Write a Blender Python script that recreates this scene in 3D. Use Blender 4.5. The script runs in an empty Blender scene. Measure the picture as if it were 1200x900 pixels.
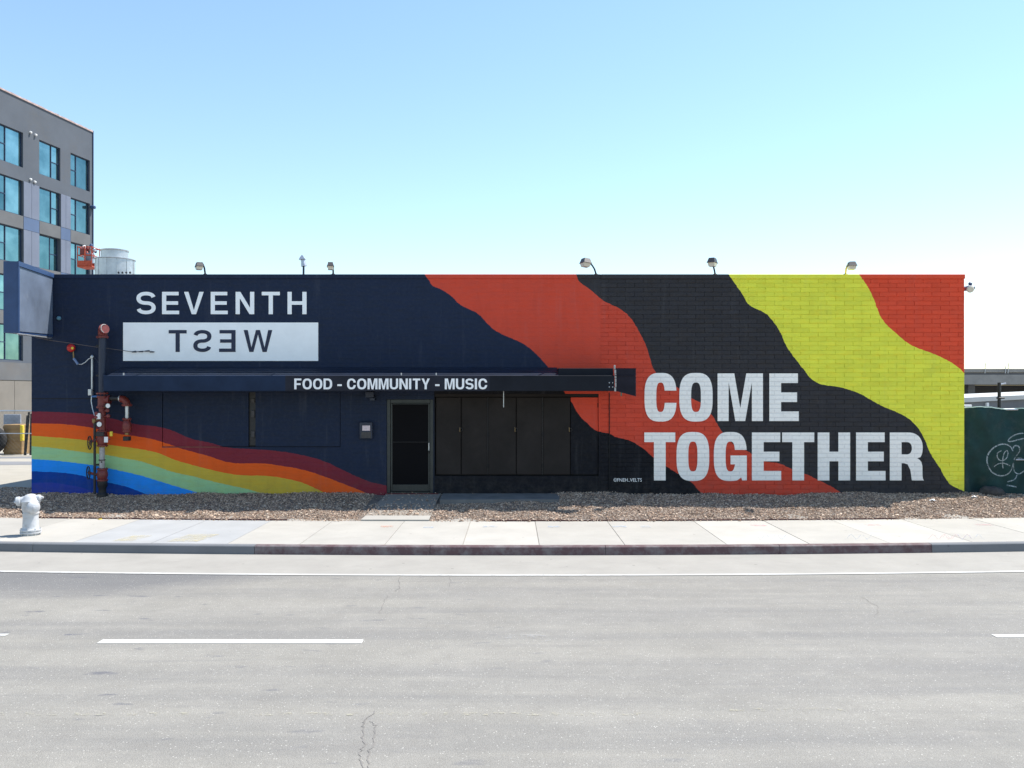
import bpy, bmesh, math, random
import numpy as np
from mathutils import Vector, Matrix
random.seed(7); rng = np.random.default_rng(7)
sc = bpy.context.scene; COL = sc.collection
R = math.radians

# ------------------------------------------------------------------ camera, sky, sun, exposure
EYE = 2.75                       # camera height above the road
cam = bpy.data.cameras.new('camera'); cam.lens = 30; cam.sensor_width = 36; cam.shift_y = 0.010
cam.clip_start = 0.1; cam.clip_end = 3000
camo = bpy.data.objects.new('camera', cam); COL.objects.link(camo)
camo.location = (0, 0, EYE); camo.rotation_euler = (R(90), 0, 0); sc.camera = camo
SUN = Vector((0.50, 0.24, 1.0)).normalized()       # towards the sun: behind the building, to the right
w = bpy.data.worlds.new('World'); sc.world = w; w.use_nodes = True
nt = w.node_tree; bg = nt.nodes['Background']
sky = nt.nodes.new('ShaderNodeTexSky'); sky.sky_type = 'NISHITA'; sky.sun_disc = False
sky.sun_elevation = math.asin(SUN.z); sky.sun_rotation = math.atan2(SUN.x, SUN.y)
sky.altitude = 0; sky.air_density = 1.35; sky.dust_density = 0.05; sky.ozone_density = 2.0
wb = nt.nodes.new('ShaderNodeMix'); wb.data_type = 'RGBA'; wb.blend_type = 'MULTIPLY'; wb.inputs[0].default_value = 1.0   # the camera's white balance
wb.inputs[7].default_value = (.865, .91, .935, 1); nt.links.new(sky.outputs[0], wb.inputs[6]); nt.links.new(wb.outputs[2], bg.inputs[0]); bg.inputs[1].default_value = 0.090
sl = bpy.data.lights.new('sun', 'SUN'); sl.energy = 3.15; sl.angle = R(0.5); sl.color = (1.0, 0.955, 0.885)
so = bpy.data.objects.new('sun', sl); COL.objects.link(so)
so.rotation_euler = SUN.to_track_quat('Z', 'Y').to_euler()
sc.view_settings.view_transform = 'Standard'; sc.view_settings.look = 'None'
sc.view_settings.gamma = 1; sc.view_settings.use_curve_mapping = False
sc.view_settings.exposure = 1.36

YW = 20.0                        # the mural wall's front
def P(x, y, Y):                  # point of the place seen at (x, y) of the photograph, Y metres away
    return Vector(((x-600)/1000*Y, Y, EYE-(y-462)/1000*Y))
def wx(x): return (x-600)*0.02
def wz(y): return EYE-(y-462)*0.02

# ------------------------------------------------------------------ helpers
class MB:
    def __init__(s): s.v = []; s.f = []; s.m = []
    def add(s, vs, fs, mi=0):
        o = len(s.v); s.v += [tuple(v) for v in vs]; s.f += [tuple(i+o for i in f) for f in fs]; s.m += [mi]*len(fs)
        return s
    def box(s, x0, x1, y0, y1, z0, z1, mi=0):
        return s.add([(x0,y0,z0),(x1,y0,z0),(x1,y1,z0),(x0,y1,z0),(x0,y0,z1),(x1,y0,z1),(x1,y1,z1),(x0,y1,z1)],
            [(3,2,1,0),(4,5,6,7),(0,1,5,4),(1,2,6,5),(2,3,7,6),(3,0,4,7)], mi)
    def bbox(s, x0, x1, y0, y1, z0, z1, b=0.01, mi=0):     # box with chamfered edges
        bm = bmesh.new(); bmesh.ops.create_cube(bm, size=1)
        for v in bm.verts: v.co = Vector(((x0+x1)/2+v.co.x*(x1-x0), (y0+y1)/2+v.co.y*(y1-y0), (z0+z1)/2+v.co.z*(z1-z0)))
        bmesh.ops.bevel(bm, geom=bm.edges[:], offset=min(b, .45*min(x1-x0, y1-y0, z1-z0)), segments=1, affect='EDGES')
        bm.verts.index_update()
        s.add([v.co for v in bm.verts], [[v.index for v in f.verts] for f in bm.faces], mi); bm.free(); return s
    def tube(s, pts, r, n=12, caps=True, mi=0):
        pts = [Vector(p) for p in pts]; rs = r if isinstance(r, (list, tuple)) else [r]*len(pts)
        vs = []; fs = []; up = None
        for i, p in enumerate(pts):
            t = ((pts[min(i+1, len(pts)-1)]-p).normalized()+(p-pts[max(i-1, 0)]).normalized())
            t = t.normalized() if t.length > 1e-9 else Vector((0, 0, 1))
            if up is None: up = t.orthogonal().normalized()
            else:
                up = up-t*up.dot(t); up = up.normalized() if up.length > 1e-6 else t.orthogonal().normalized()
            b = t.cross(up)
            for k in range(n):
                a = 2*math.pi*k/n; vs.append(p+(up*math.cos(a)+b*math.sin(a))*rs[i])
        for i in range(len(pts)-1):
            for k in range(n):
                k2 = (k+1) % n; fs.append((i*n+k, i*n+k2, (i+1)*n+k2, (i+1)*n+k))
        if caps: fs.append(tuple(reversed(range(n)))); fs.append(tuple((len(pts)-1)*n+k for k in range(n)))
        return s.add(vs, fs, mi)
    def lathe(s, prof, c=(0,0,0), axis=(0,0,1), n=24, mi=0):      # prof: (radius, height) pairs
        c = Vector(c); ax = Vector(axis).normalized(); u = ax.orthogonal().normalized(); b = ax.cross(u)
        vs = []; fs = []
        for r, h in prof:
            for k in range(n):
                a = 2*math.pi*k/n; vs.append(c+ax*h+(u*math.cos(a)+b*math.sin(a))*max(r, 1e-4))
        for i in range(len(prof)-1):
            for k in range(n):
                k2 = (k+1) % n; fs.append((i*n+k, i*n+k2, (i+1)*n+k2, (i+1)*n+k))
        fs.append(tuple(reversed(range(n)))); fs.append(tuple((len(prof)-1)*n+k for k in range(n)))
        return s.add(vs, fs, mi)
    def torus(s, c, axis, Rr, r, n=24, m=8, mi=0):
        c = Vector(c); ax = Vector(axis).normalized(); u = ax.orthogonal().normalized(); b = ax.cross(u)
        vs = []; fs = []
        for i in range(n):
            a = 2*math.pi*i/n; d = u*math.cos(a)+b*math.sin(a)
            for k in range(m):
                t = 2*math.pi*k/m; vs.append(c+d*(Rr+r*math.cos(t))+ax*r*math.sin(t))
        for i in range(n):
            for k in range(m):
                fs.append((i*m+k, ((i+1)%n)*m+k, ((i+1)%n)*m+(k+1)%m, i*m+(k+1)%m))
        return s.add(vs, fs, mi)
    def sheet(s, quad_pts, mi=0): return s.add(quad_pts, [tuple(range(len(quad_pts)))], mi)
    def prism(s, poly, d, mi=0):                                   # polygon (3-D points) pushed along d
        n = len(poly); d = Vector(d); A = [Vector(p) for p in poly]
        return s.add(A+[p+d for p in A], [tuple(range(n)), tuple(reversed(range(n, 2*n)))]+
                     [(i, i+n, (i+1) % n+n, (i+1) % n) for i in range(n)], mi)
    def mesh(s, name, mats, smooth=False):
        me = bpy.data.meshes.new(name); me.from_pydata(s.v, [], s.f)
        for m in (mats if isinstance(mats, (list, tuple)) else [mats]): me.materials.append(m)
        if len(set(s.m)) > 1: me.polygons.foreach_set('material_index', s.m)
        bm = bmesh.new(); bm.from_mesh(me); bmesh.ops.recalc_face_normals(bm, faces=bm.faces[:])
        bm.to_mesh(me); bm.free()
        if smooth:
            me.polygons.foreach_set('use_smooth', [True]*len(me.polygons))
            try: me.set_sharp_from_angle(angle=R(38))
            except Exception: pass
        me.update(); return me
    def build(s, name, mats, parent=None, smooth=False):
        return link(name, s.mesh(name, mats, smooth), parent)
def link(name, me, parent=None):
    o = bpy.data.objects.new(name, me); COL.objects.link(o)
    if parent is not None:
        o.parent = parent; o.matrix_parent_inverse = Matrix.Translation(parent_loc(parent)).inverted()
    return o
def parent_loc(p):
    l = Vector(p.location) if p.parent is None else Vector((0, 0, 0))
    return l
def tag(o, label=None, cat=None, group=None, kind=None):
    if label: o['label'] = label
    if cat: o['category'] = cat
    if group: o['group'] = group
    if kind: o['kind'] = kind
    return o
def thing(name, label, cat, loc=(0,0,0), group=None):
    o = bpy.data.objects.new(name, None); COL.objects.link(o); o.location = loc; o.empty_display_size = .2
    return tag(o, label, cat, group)

# ------------------------------------------------------------------ materials
def newmat(name):
    m = bpy.data.materials.new(name); m.use_nodes = True
    n = m.node_tree.nodes; return m, m.node_tree, n['Principled BSDF']
class NT:                                                           # tiny node helper
    def __init__(s, t): s.t = t
    def n(s, typ, **kw):
        x = s.t.nodes.new(typ)
        for k, v in kw.items(): setattr(x, k, v)
        return x
    def l(s, a, b): s.t.links.new(a, b)
    def val(s, i, v):
        if hasattr(v, 'is_output') or isinstance(v, bpy.types.NodeSocket): s.l(v, i)
        else: i.default_value = v
    def math(s, op, a, b=0.0, c=None):
        x = s.n('ShaderNodeMath', operation=op); s.val(x.inputs[0], a); s.val(x.inputs[1], b)
        if c is not None: s.val(x.inputs[2], c)
        return x.outputs[0]
    def mix(s, f, a, b, blend='MIX'):
        x = s.n('ShaderNodeMix', data_type='RGBA', blend_type=blend, clamp_factor=True)
        s.val(x.inputs[0], f)
        for i, v in ((6, a), (7, b)):
            if isinstance(v, tuple): v = (v+(1,))[:4]
            s.val(x.inputs[i], v)
        return x.outputs[2]
    def pos(s): return s.n('ShaderNodeNewGeometry').outputs['Position']
    def noise(s, vec, scale, detail=4, rough=.6, sc3=None):
        if sc3:
            mp = s.n('ShaderNodeMapping'); s.l(vec, mp.inputs[0]); mp.inputs['Scale'].default_value = sc3; vec = mp.outputs[0]
        x = s.n('ShaderNodeTexNoise'); s.l(vec, x.inputs['Vector'])
        x.inputs['Scale'].default_value = scale; x.inputs['Detail'].default_value = detail; x.inputs['Roughness'].default_value = rough
        return x.outputs[0]
    def ramp(s, f, a, b, lo=0.0, hi=1.0):                           # map f from [a,b] to [lo,hi], clamped
        x = s.n('ShaderNodeMapRange', clamp=True); s.val(x.inputs[0], f)
        for i, v in zip((1, 2, 3, 4), (a, b, lo, hi)): s.val(x.inputs[i], v)
        return x.outputs[0]
    def bump(s, h, strength, dist, bsdf):
        x = s.n('ShaderNodeBump'); x.inputs['Strength'].default_value = strength; x.inputs['Distance'].default_value = dist
        s.l(h, x.inputs['Height']); s.l(x.outputs[0], bsdf.inputs['Normal'])
def c4(c): return (c[0], c[1], c[2], 1)
def pm(name, col, rough=.7, var=.15, scale=3, bump=0, bscale=60, metal=0, spec=.4, dirt=None, dirt_amt=.5, dscale=1.5):
    m, t, b = newmat(name); N = NT(t)
    p = N.pos()
    f = N.noise(p, scale, 6)
    c = N.mix(N.ramp(f, .3, .7), tuple(x*(1-var) for x in col), tuple(min(1, x*(1+var)) for x in col))
    if dirt: c = N.mix(N.ramp(N.noise(p, dscale, 8, .7), .52, .72, 0, dirt_amt), c, dirt)
    N.l(c, b.inputs['Base Color'])
    b.inputs['Roughness'].default_value = rough; b.inputs['Metallic'].default_value = metal
    b.inputs['Specular IOR Level'].default_value = spec
    if bump: N.bump(N.noise(p, bscale, 4), bump, .02, b)
    return m

NAVY=(.018,.028,.056); DARK=(.011,.012,.016); BLACK=(.040,.039,.043); YELLOW=(.80,.80,.075); RED=(.62,.074,.042); RED2=(.74,.085,.040)
MAROON=(.20,.027,.042); ORANGE=(.78,.115,.018); OCHRE=(.58,.42,.052); GREEN=(.33,.58,.29)
BLUE=(.018,.27,.85); DBLUE=(.004,.052,.30); INDIGO=(.028,.055,.34)
B1=[(497.5,321),(503,329),(508.8,336),(514.5,338),(531,348.8),(540,357.5),(557.5,366),(577.5,385),(590,392.5),(607.5,400),(620,407.5),(631,417.5),(642.5,431),
    (654,448),(662.5,461),(670,471),(677.7,485),(688.5,496),(702.6,506),(713.4,507.6),(721,512),(734,515),(751.5,524),(766.7,537),(779.7,545.7),(794.8,555.4),(810,565),(818.7,575),(823,580),(829,588)]
B2=[(675,321),(679,330),(692.5,340),(707.5,352.5),(727.5,362.5),(737.5,371),(749,389),(756,402.5),(761,417.5),(767.5,435),(780,447),(795,454.7),(810,466.6),(821,472),
    (834,486),(841,498),(847,506.7),(855,517),(868.5,525),(879,530.5),(895,540.2),(911,542.6),(927.5,549.5),(945,556),(960,563),(973,569.5),(983.6,576),(992,583)]
B3=[(853,321.4),(862,333),(870.7,346),(879,358),(896.7,367),(906,376.7),(915.3,391),(920,402.5),(932,420.5),(942.5,433.5),(953,445.5),(964.5,451),(980,452.8),(1005.8,460.6),
    (1021,469),(1036,477),(1053,484),(1066,491.5),(1076,502),(1082.6,513),(1090,530.5),(1101,548),(1109.7,563),(1116,569.5),(1125,573.4),(1135,578)]
B4=[(1006,321.5),(1015,333),(1022,346),(1028,361.5),(1034,374.5),(1051.7,392),(1069,405),(1084,411),(1095,415),(1108,421),(1119,427.6),(1125,432),(1130,437),(1140,447)]
R1=[(30,482),(66.7,483),(106.7,485.5),(133,491),(158,497),(190,501),(205,506),(225,514.5),(245,518.7),(265,524),(290,526),(320,528),(352.5,533),(378.5,540),(401,550.5),(424,561),(436.5,565.5),(453,569),(470,576),(500,620)]
R2=[(30,496),(66.7,496.7),(93,499),(111,502),(133,507.5),(158,511),(178,514.5),(190,518),(207.5,524),(227.5,530),(245,534.5),(265,541),(282.5,543),(305,543),(330,546),(355,550.5),(377.5,557.5),(397.5,565),(431,579),(460,600)]
R3=[(30,510),(66.7,512.7),(89,514.5),(107,517),(127,521),(155.5,525),(178,529),(190,532.5),(205,539),(222.5,544),(245,550),(265,554.5),(285,557),(310,557.5),(330,560),(355,566),(370,572.5),(385,580),(415,600)]
R4=[(30,522.5),(55.5,524.4),(84,528),(107,531),(124,533),(144,537),(160,539.5),(177.5,544.5),(202.5,553),(225,558),(252.5,565),(280,571),(302.5,577),(330,600)]
R5=[(30,537.5),(66.7,540),(93,543),(111,545.5),(133,550),(160,556),(190,565),(210,571),(235,579),(260,600)]
R6=[(30,552),(55.5,553),(78,554.4),(98,558),(115.5,563),(129,566),(147,570),(162,575.5),(175.5,581),(195,600)]
R7=[(30,566),(58,565.5),(78,568),(98,572),(111,577),(120,581),(135,600)]

def mural_nodes(N, wear=1.0):
    """painted colour of the wall as a function of where on the wall the point lies"""
    p = N.pos(); xyz = N.n('ShaderNodeSeparateXYZ'); N.l(p, xyz.inputs[0])
    wob = N.math('SUBTRACT', N.noise(p, 9, 3), .5)
    X = N.math('ADD', xyz.outputs[0], N.math('MULTIPLY', wob, .035)); Z = N.math('ADD', xyz.outputs[2], N.math('MULTIPLY', wob, .03))
    u = N.math('DIVIDE', N.math('ADD', X, 12.0), 24.0); v = N.math('DIVIDE', Z, 6.0)
    def curve(pts, inp):
        c = N.n('ShaderNodeFloatCurve'); mp = c.mapping; cu = mp.curves[0]; mp.extend = 'HORIZONTAL'
        pts = sorted(pts)
        cu.points[0].location = pts[0]; cu.points[1].location = pts[-1]
        for a in pts[1:-1]: cu.points.new(*a)
        for q in cu.points: q.handle_type = 'AUTO_CLAMPED'
        mp.update(); N.l(inp, c.inputs['Value']); return c.outputs[0]
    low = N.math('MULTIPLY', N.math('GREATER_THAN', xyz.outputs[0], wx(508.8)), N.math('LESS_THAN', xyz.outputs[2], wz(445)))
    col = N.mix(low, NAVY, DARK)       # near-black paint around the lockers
    for b, cc in ((B1, RED), (B2, BLACK), (B3, YELLOW), (B4, RED2)):
        f = N.math('GREATER_THAN', u, curve([(wz(y)/6, (wx(x)+12)/24) for x, y in b], v)); col = N.mix(f, col, cc)
    for r, cc in ((R1, MAROON), (R2, ORANGE), (R3, OCHRE), (R4, GREEN), (R5, BLUE), (R6, DBLUE), (R7, INDIGO)):
        f = N.math('LESS_THAN', v, curve([((wx(x)+12)/24, wz(y)/6) for x, y in r], u)); col = N.mix(f, col, cc)
    # hand-rolled paint: coverage changes, faint chalky film and grime
    col = N.mix(N.ramp(N.noise(p, 2.2, 6), .35, .7, 0, .22*wear), col, N.mix(1.0, col, (.75, .75, .75), 'MULTIPLY'))
    blot = N.noise(p, 1.0, 5, .65, (2.6, 2.6, 10.5))
    col = N.mix(N.ramp(blot, .50, .68, 0, .42*wear), col, N.mix(1.0, col, (1.08, .86, .62), 'MULTIPLY'))
    col = N.mix(N.ramp(blot, .50, .34, 0, .30*wear), col, N.mix(1.0, col, (.84, .92, 1.12), 'MULTIPLY'))
    lap = N.noise(p, 1.0, 3, .5, (4.2, 4.2, .8))
    col = N.mix(N.ramp(lap, .54, .58, 0, .16*wear), col, N.mix(1.0, col, (.80, .80, .82), 'MULTIPLY'))
    dust = N.math('MULTIPLY', N.ramp(xyz.outputs[2], .95, .40, 0, 1), N.ramp(N.noise(p, 5, 7, .7), .42, .72, 0, .30*wear))
    col = N.mix(dust, col, (.13, .11, .095))
    chip = N.ramp(N.noise(p, 26, 4, .75), .70, .76, 0, .5*wear)
    col = N.mix(chip, col, N.mix(1.0, col, (.45, .45, .45), 'MULTIPLY'))
    col = N.mix(N.ramp(N.noise(p, 14, 5, .7), .45, .8, 0, .05*wear), col, (.22, .2, .18))
    col = N.mix(N.ramp(N.noise(p, 1.0, 6, .65, (5, 5, .5)), .56, .75, 0, .07*wear), col, (.3, .3, .3))
    return col, p
def mural_mat(name, brick=0.0, seams=False):
    m, t, b = newmat(name); N = NT(t); col, p = mural_nodes(N)
    b.inputs['Roughness'].default_value = .68; b.inputs['Specular IOR Level'].default_value = .10
    h = N.noise(p, 45, 5, .7)
    if brick:
        mp = N.n('ShaderNodeMapping'); mp.inputs['Rotation'].default_value = (R(90), 0, 0); N.l(p, mp.inputs[0])
        bt = N.n('ShaderNodeTexBrick'); N.l(mp.outputs[0], bt.inputs[0]); bt.inputs['Scale'].default_value = 1
        bt.inputs['Brick Width'].default_value = .41; bt.inputs['Row Height'].default_value = .105
        bt.inputs['Mortar Size'].default_value = .010; bt.inputs['Mortar Smooth'].default_value = .4
        bt.offset = .5
        h = N.math('SUBTRACT', N.math('MULTIPLY', h, .4), N.math('MULTIPLY', bt.outputs['Fac'], brick))
    N.bump(h, .45, .02, b)
    N.l(col, b.inputs['Base Color']); return m
M = {}
M['mural'] = mural_mat('mural_paint_smooth', .35)
M['mural_brick'] = mural_mat('mural_paint_brick', 0)
# individual tint of every brick
def brickify(m):
    t = m.node_tree; N = NT(t); b = t.nodes['Principled BSDF']; src = b.inputs['Base Color'].links[0].from_socket
    oi = N.n('ShaderNodeObjectInfo')
    at = N.n('ShaderNodeAttribute', attribute_name='tint')
    r = N.math('FRACT', N.math('ADD', oi.outputs['Random'], at.outputs['Fac']))
    N.l(N.mix(1.0, src, N.mix(r, (.93, .93, .93), (1.05, 1.05, 1.05)), 'MULTIPLY'), b.inputs['Base Color'])
brickify(M['mural_brick'])
def letter_mat(name, col, brick):
    m, t, b = newmat(name); N = NT(t); p = N.pos()
    c = N.mix(N.ramp(N.noise(p, 3, 6), .3, .7), tuple(x*.93 for x in col), col)
    c = N.mix(N.ramp(N.noise(p, 16, 6, .7), .50, .78, 0, .30 if brick else .06), c, (.45, .44, .42))
    b.inputs['Roughness'].default_value = .6
    h = N.noise(p, 45, 5, .7)
    if brick:
        mp = N.n('ShaderNodeMapping'); mp.inputs['Rotation'].default_value = (R(90), 0, 0); N.l(p, mp.inputs[0])
        mp.inputs['Location'].default_value = BRICK_OFF
        bt = N.n('ShaderNodeTexBrick'); N.l(mp.outputs[0], bt.inputs[0]); bt.inputs['Scale'].default_value = 1
        bt.inputs['Brick Width'].default_value = .41; bt.inputs['Row Height'].default_value = .105
        bt.inputs['Mortar Size'].default_value = .010; bt.inputs['Mortar Smooth'].default_value = .3
        c = N.mix(N.math('MULTIPLY', bt.outputs['Fac'], .16), c, (.25, .25, .26))
        h = N.math('SUBTRACT', N.math('MULTIPLY', h, .4), N.math('MULTIPLY', bt.outputs['Fac'], .8))
        N.bump(h, .6, .02, b)
    N.l(c, b.inputs['Base Color']); return m
BRICK_OFF = (0, 0, 0)
M['letter_brick'] = letter_mat('white_paint_on_brick', (.95, .92, .86), 1)
M['letter'] = letter_mat('white_paint', (.94, .95, .94), 0)
M['letter_fascia'] = pm('white_letters', (.85, .85, .85), .5, .04)
M['letter_navy'] = pm('navy_letters', (.016, .024, .055), .55, .1)
M['awning'] = pm('awning_fascia_paint', (.013, .015, .022), .6, .2, 2, .1, 30, spec=.12)
def fascia_paint():              # three stretches of differently coloured paint along the awning
    m, t, b = newmat('awning_fascia_stretches'); N = NT(t); p = N.pos(); xyz = N.n('ShaderNodeSeparateXYZ'); N.l(p, xyz.inputs[0])
    c = N.mix(N.math('GREATER_THAN', xyz.outputs[0], -5.07), (.014, .026, .056), (.020, .022, .032)); c = N.mix(N.math('GREATER_THAN', xyz.outputs[0], -.50), c, (.012, .014, .020))
    N.l(N.mix(1.0, c, N.mix(N.ramp(N.noise(p, 2, 6), .3, .7), (.8,)*3, (1.2,)*3), 'MULTIPLY'), b.inputs['Base Color']); b.inputs['Roughness'].default_value = .6; b.inputs['Specular IOR Level'].default_value = .12; return m
M['fascia'] = fascia_paint()
M['awning_navy'] = pm('awning_roof_metal_navy', (.008, .015, .034), .6, .3, 3, spec=.25)
M['awning_end'] = pm('awning_end_panel', (.015, .014, .022), .6, .3, 3, spec=.12)
M['locker'] = pm('charcoal_locker_paint', (.020, .017, .0165), .5, .3, 1.3, .12, 8, dirt=(.034, .028, .026), dirt_amt=.5, spec=.12)
M['seam'] = pm('dark_seam', (.008, .008, .009), .8)
M['alu'] = pm('door_aluminium', (.040, .046, .048), .38, .15, 5, metal=.6)
M['black_glass'] = pm('dark_door_panel', (.004, .004, .0055), .5, .1, spec=.06)
M['hardware'] = pm('dark_hardware', (.03, .03, .032), .45, .2, 10, metal=.5)
M['galv'] = pm('galvanised_metal', (.50, .52, .54), .42, .15, 6, metal=.75)
M['galv_blue'] = pm('sign_cabinet_metal', (.125, .155, .21), .48, .25, 1.2, .05, 5, dirt=(.24, .26, .30), dirt_amt=.7, dscale=.9)
M['sign_edge'] = pm('sign_cabinet_edge', (.028, .062, .15), .5, .15)
M['chip_white'] = pm('chipped_white_paint', (.36, .35, .34), .7, .2, 20)
M['red_pipe'] = pm('red_pipe_paint', (.165, .028, .025), .45, .3, 14, .1, 40, dirt=(.10, .04, .03), dirt_amt=.6, dscale=8)
M['red_bell'] = pm('red_bell_paint', (.42, .015, .012), .35, .15, 8)
M['yellow'] = pm('yellow_plastic', (.65, .50, .04), .5, .1)
M['pipe_navy'] = pm('navy_pipe_paint', (.018, .026, .050), .45, .2, 8)
M['pipe_black'] = pm('black_iron', (.018, .018, .020), .5, .3, 10)
M['brass'] = pm('brass', (.22, .15, .07), .4, .2, 12, metal=.7)
M['white_plastic'] = pm('white_plastic', (.75, .75, .74), .45, .06)
M['hydrant'] = pm('white_hydrant_paint', (.50, .51, .525), .5, .10, 6, .25, 45, dirt=(.30, .24, .19), dirt_amt=.55, dscale=9)
M['lamp_glass'] = pm('lamp_lens', (.62, .58, .48), .2, .12, 20)
M['lamp_body'] = pm('lamp_body', (.045, .042, .045), .5, .2, 10)
M['orange'] = pm('orange_lift_paint', (.40, .06, .025), .5, .3, 6)
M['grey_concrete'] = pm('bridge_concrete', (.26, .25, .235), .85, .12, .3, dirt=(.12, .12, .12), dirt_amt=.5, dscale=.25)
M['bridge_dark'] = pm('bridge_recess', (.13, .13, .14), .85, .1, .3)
M['white_ramp'] = pm('pale_ramp_concrete', (.52, .52, .50), .8, .08, .5)
M['plywood'] = pm('plywood', (.30, .19, .085), .75, .2, 3, dirt=(.2, .12, .06))
M['tyre'] = pm('black_rubber', (.018, .018, .019), .8, .2, 8)
M['green_screen'] = pm('green_windscreen_fabric', (.007, .036, .034), .8, .25, 4, .2, 60, dirt=(.045, .065, .06), dirt_amt=.7, dscale=3)
M['graffiti'] = None
M['screen_hem'] = pm('pale_screen_hem', (.30, .42, .38), .7, .2, 20)
M['sack'] = pm('dusty_dark_tarp', (.05, .047, .045), .85, .4, 9)
M['roof'] = pm('roof_felt', (.25, .25, .25), .9, .1)
M['stucco_side'] = pm('side_wall_stucco', (.03, .04, .06), .8, .1)

# ground materials -------------------------------------------------
def asphalt():
    m, t, b = newmat('old_asphalt'); N = NT(t); p = N.pos()
    xyz = N.n('ShaderNodeSeparateXYZ'); N.l(p, xyz.inputs[0]); X, Y = xyz.outputs[0], xyz.outputs[1]
    c = N.mix(N.ramp(N.noise(p, .8, 6), .3, .7), (.246, .232, .204), (.296, .279, .246))
    # tyre-polished streaks along the lanes
    st = N.ramp(N.noise(p, 1.0, 7, .6, (.10, 1.6, 1)), .44, .66)
    c = N.mix(N.math('MULTIPLY', st, .75), c, (.198, .19, .178))
    st2 = N.ramp(N.noise(p, 1.0, 5, .6, (.5, 7, 1)), .58, .72)
    c = N.mix(N.math('MULTIPLY', st2, .25), c, (.175, .17, .17))
    # wheel tracks and the oily middle of each lane run along the street
    trk = N.math('ADD', N.math('ADD', N.ramp(N.math('ABSOLUTE', N.math('SUBTRACT', Y, 12.05)), .42, .05), N.ramp(N.math('ABSOLUTE', N.math('SUBTRACT', Y, 10.35)), .42, .05)),
                 N.math('ADD', N.ramp(N.math('ABSOLUTE', N.math('SUBTRACT', Y, 8.35)), .45, .05), N.ramp(N.math('ABSOLUTE', N.math('SUBTRACT', Y, 6.9)), .4, .05)))
    c = N.mix(N.math('MULTIPLY', trk, N.ramp(N.noise(p, 1.0, 6, .65, (.22, 2.2, 1)), .36, .66, 0, .60)), c, (.188, .181, .172))
    mot = N.noise(p, 3.4, 8, .75)
    c = N.mix(N.ramp(mot, .50, .72, 0, .50), c, (.205, .19, .17)); c = N.mix(N.ramp(mot, .46, .28, 0, .30), c, (.35, .322, .28))
    # oil drops and patches, gathered at the left
    oil = N.ramp(N.noise(p, 2.6, 3, .5, (.8, 1.9, 1)), .65, .73)
    left = N.ramp(X, 2.0, -5.0, .18, .8)
    c = N.mix(N.math('MULTIPLY', oil, left), c, (.12, .12, .135))
    # the darker newer surfacing beside the edge line at the left, with a slanted end
    lim = N.math('ADD', N.math('ADD', N.math('MULTIPLY', N.math('SUBTRACT', 12.9, Y), -1.1), -3.7), N.math('MULTIPLY', N.math('SUBTRACT', N.noise(p, .9, 5), .5), 2.2))
    patch = N.math('MULTIPLY', N.ramp(N.math('SUBTRACT', X, lim), .5, -.9), N.ramp(Y, 11.3, 12.4))
    c = N.mix(N.math('MULTIPLY', patch, .7), c, (.125, .125, .13))
    # stone chips
    vo = N.n('ShaderNodeTexVoronoi'); N.l(p, vo.inputs['Vector']); vo.inputs['Scale'].default_value = 62
    wn = N.n('ShaderNodeTexWhiteNoise'); N.l(vo.outputs['Position'], wn.inputs['Vector'])
    sp = N.math('MULTIPLY', N.math('GREATER_THAN', wn.outputs['Value'], .95), N.math('LESS_THAN', vo.outputs['Distance'], .36))
    c = N.mix(N.math('MULTIPLY', sp, .75), c, (.52, .50, .45))
    vo2 = N.n('ShaderNodeTexVoronoi'); N.l(p, vo2.inputs['Vector']); vo2.inputs['Scale'].default_value = 95
    c = N.mix(.5, c, N.mix(1.0, c, N.mix(N.ramp(vo2.outputs['Distance'], .1, .6), (1.25, 1.25, 1.25), (.7, .7, .7)), 'MULTIPLY'))
    N.l(c, b.inputs['Base Color']); b.inputs['Roughness'].default_value = .82; b.inputs['Specular IOR Level'].default_value = .3
    N.bump(N.math('ADD', N.noise(p, 70, 4, .7), N.math('MULTIPLY', vo2.outputs['Distance'], .8)), .5, .008, b)
    return m
def concrete(name, col, stain=(.30, .28, .26), amt=.35, rnd=0.0):
    m, t, b = newmat(name); N = NT(t); p = N.pos()
    c = N.mix(N.ramp(N.noise(p, 1.2, 8, .65), .3, .7), tuple(x*.90 for x in col), tuple(x*1.06 for x in col))
    c = N.mix(N.ramp(N.noise(p, 2.3, 9, .72, (.6, 1.2, 1)), .54, .74, 0, amt), c, stain)
    c = N.mix(N.ramp(N.noise(p, 55, 3, .7), .55, .8, 0, .35), c, tuple(x*.7 for x in col))
    vo = N.n('ShaderNodeTexVoronoi'); N.l(p, vo.inputs['Vector']); vo.inputs['Scale'].default_value = 3.2
    wn = N.n('ShaderNodeTexWhiteNoise'); N.l(vo.outputs['Position'], wn.inputs['Vector'])
    gum = N.math('MULTIPLY', N.math('GREATER_THAN', wn.outputs['Value'], .72), N.math('LESS_THAN', vo.outputs['Distance'], .085))
    c = N.mix(N.math('MULTIPLY', gum, .45), c, tuple(x*.45 for x in col))
    if rnd:
        oi = N.n('ShaderNodeObjectInfo')
        c = N.mix(1.0, c, N.mix(oi.outputs['Random'], (1-rnd,)*3, (1+rnd*.4,)*3), 'MULTIPLY')
    N.l(c, b.inputs['Base Color']); b.inputs['Roughness'].default_value = .85; b.inputs['Specular IOR Level'].default_value = .3
    N.bump(N.noise(p, 80, 5, .7), .25, .008, b); return m
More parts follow.
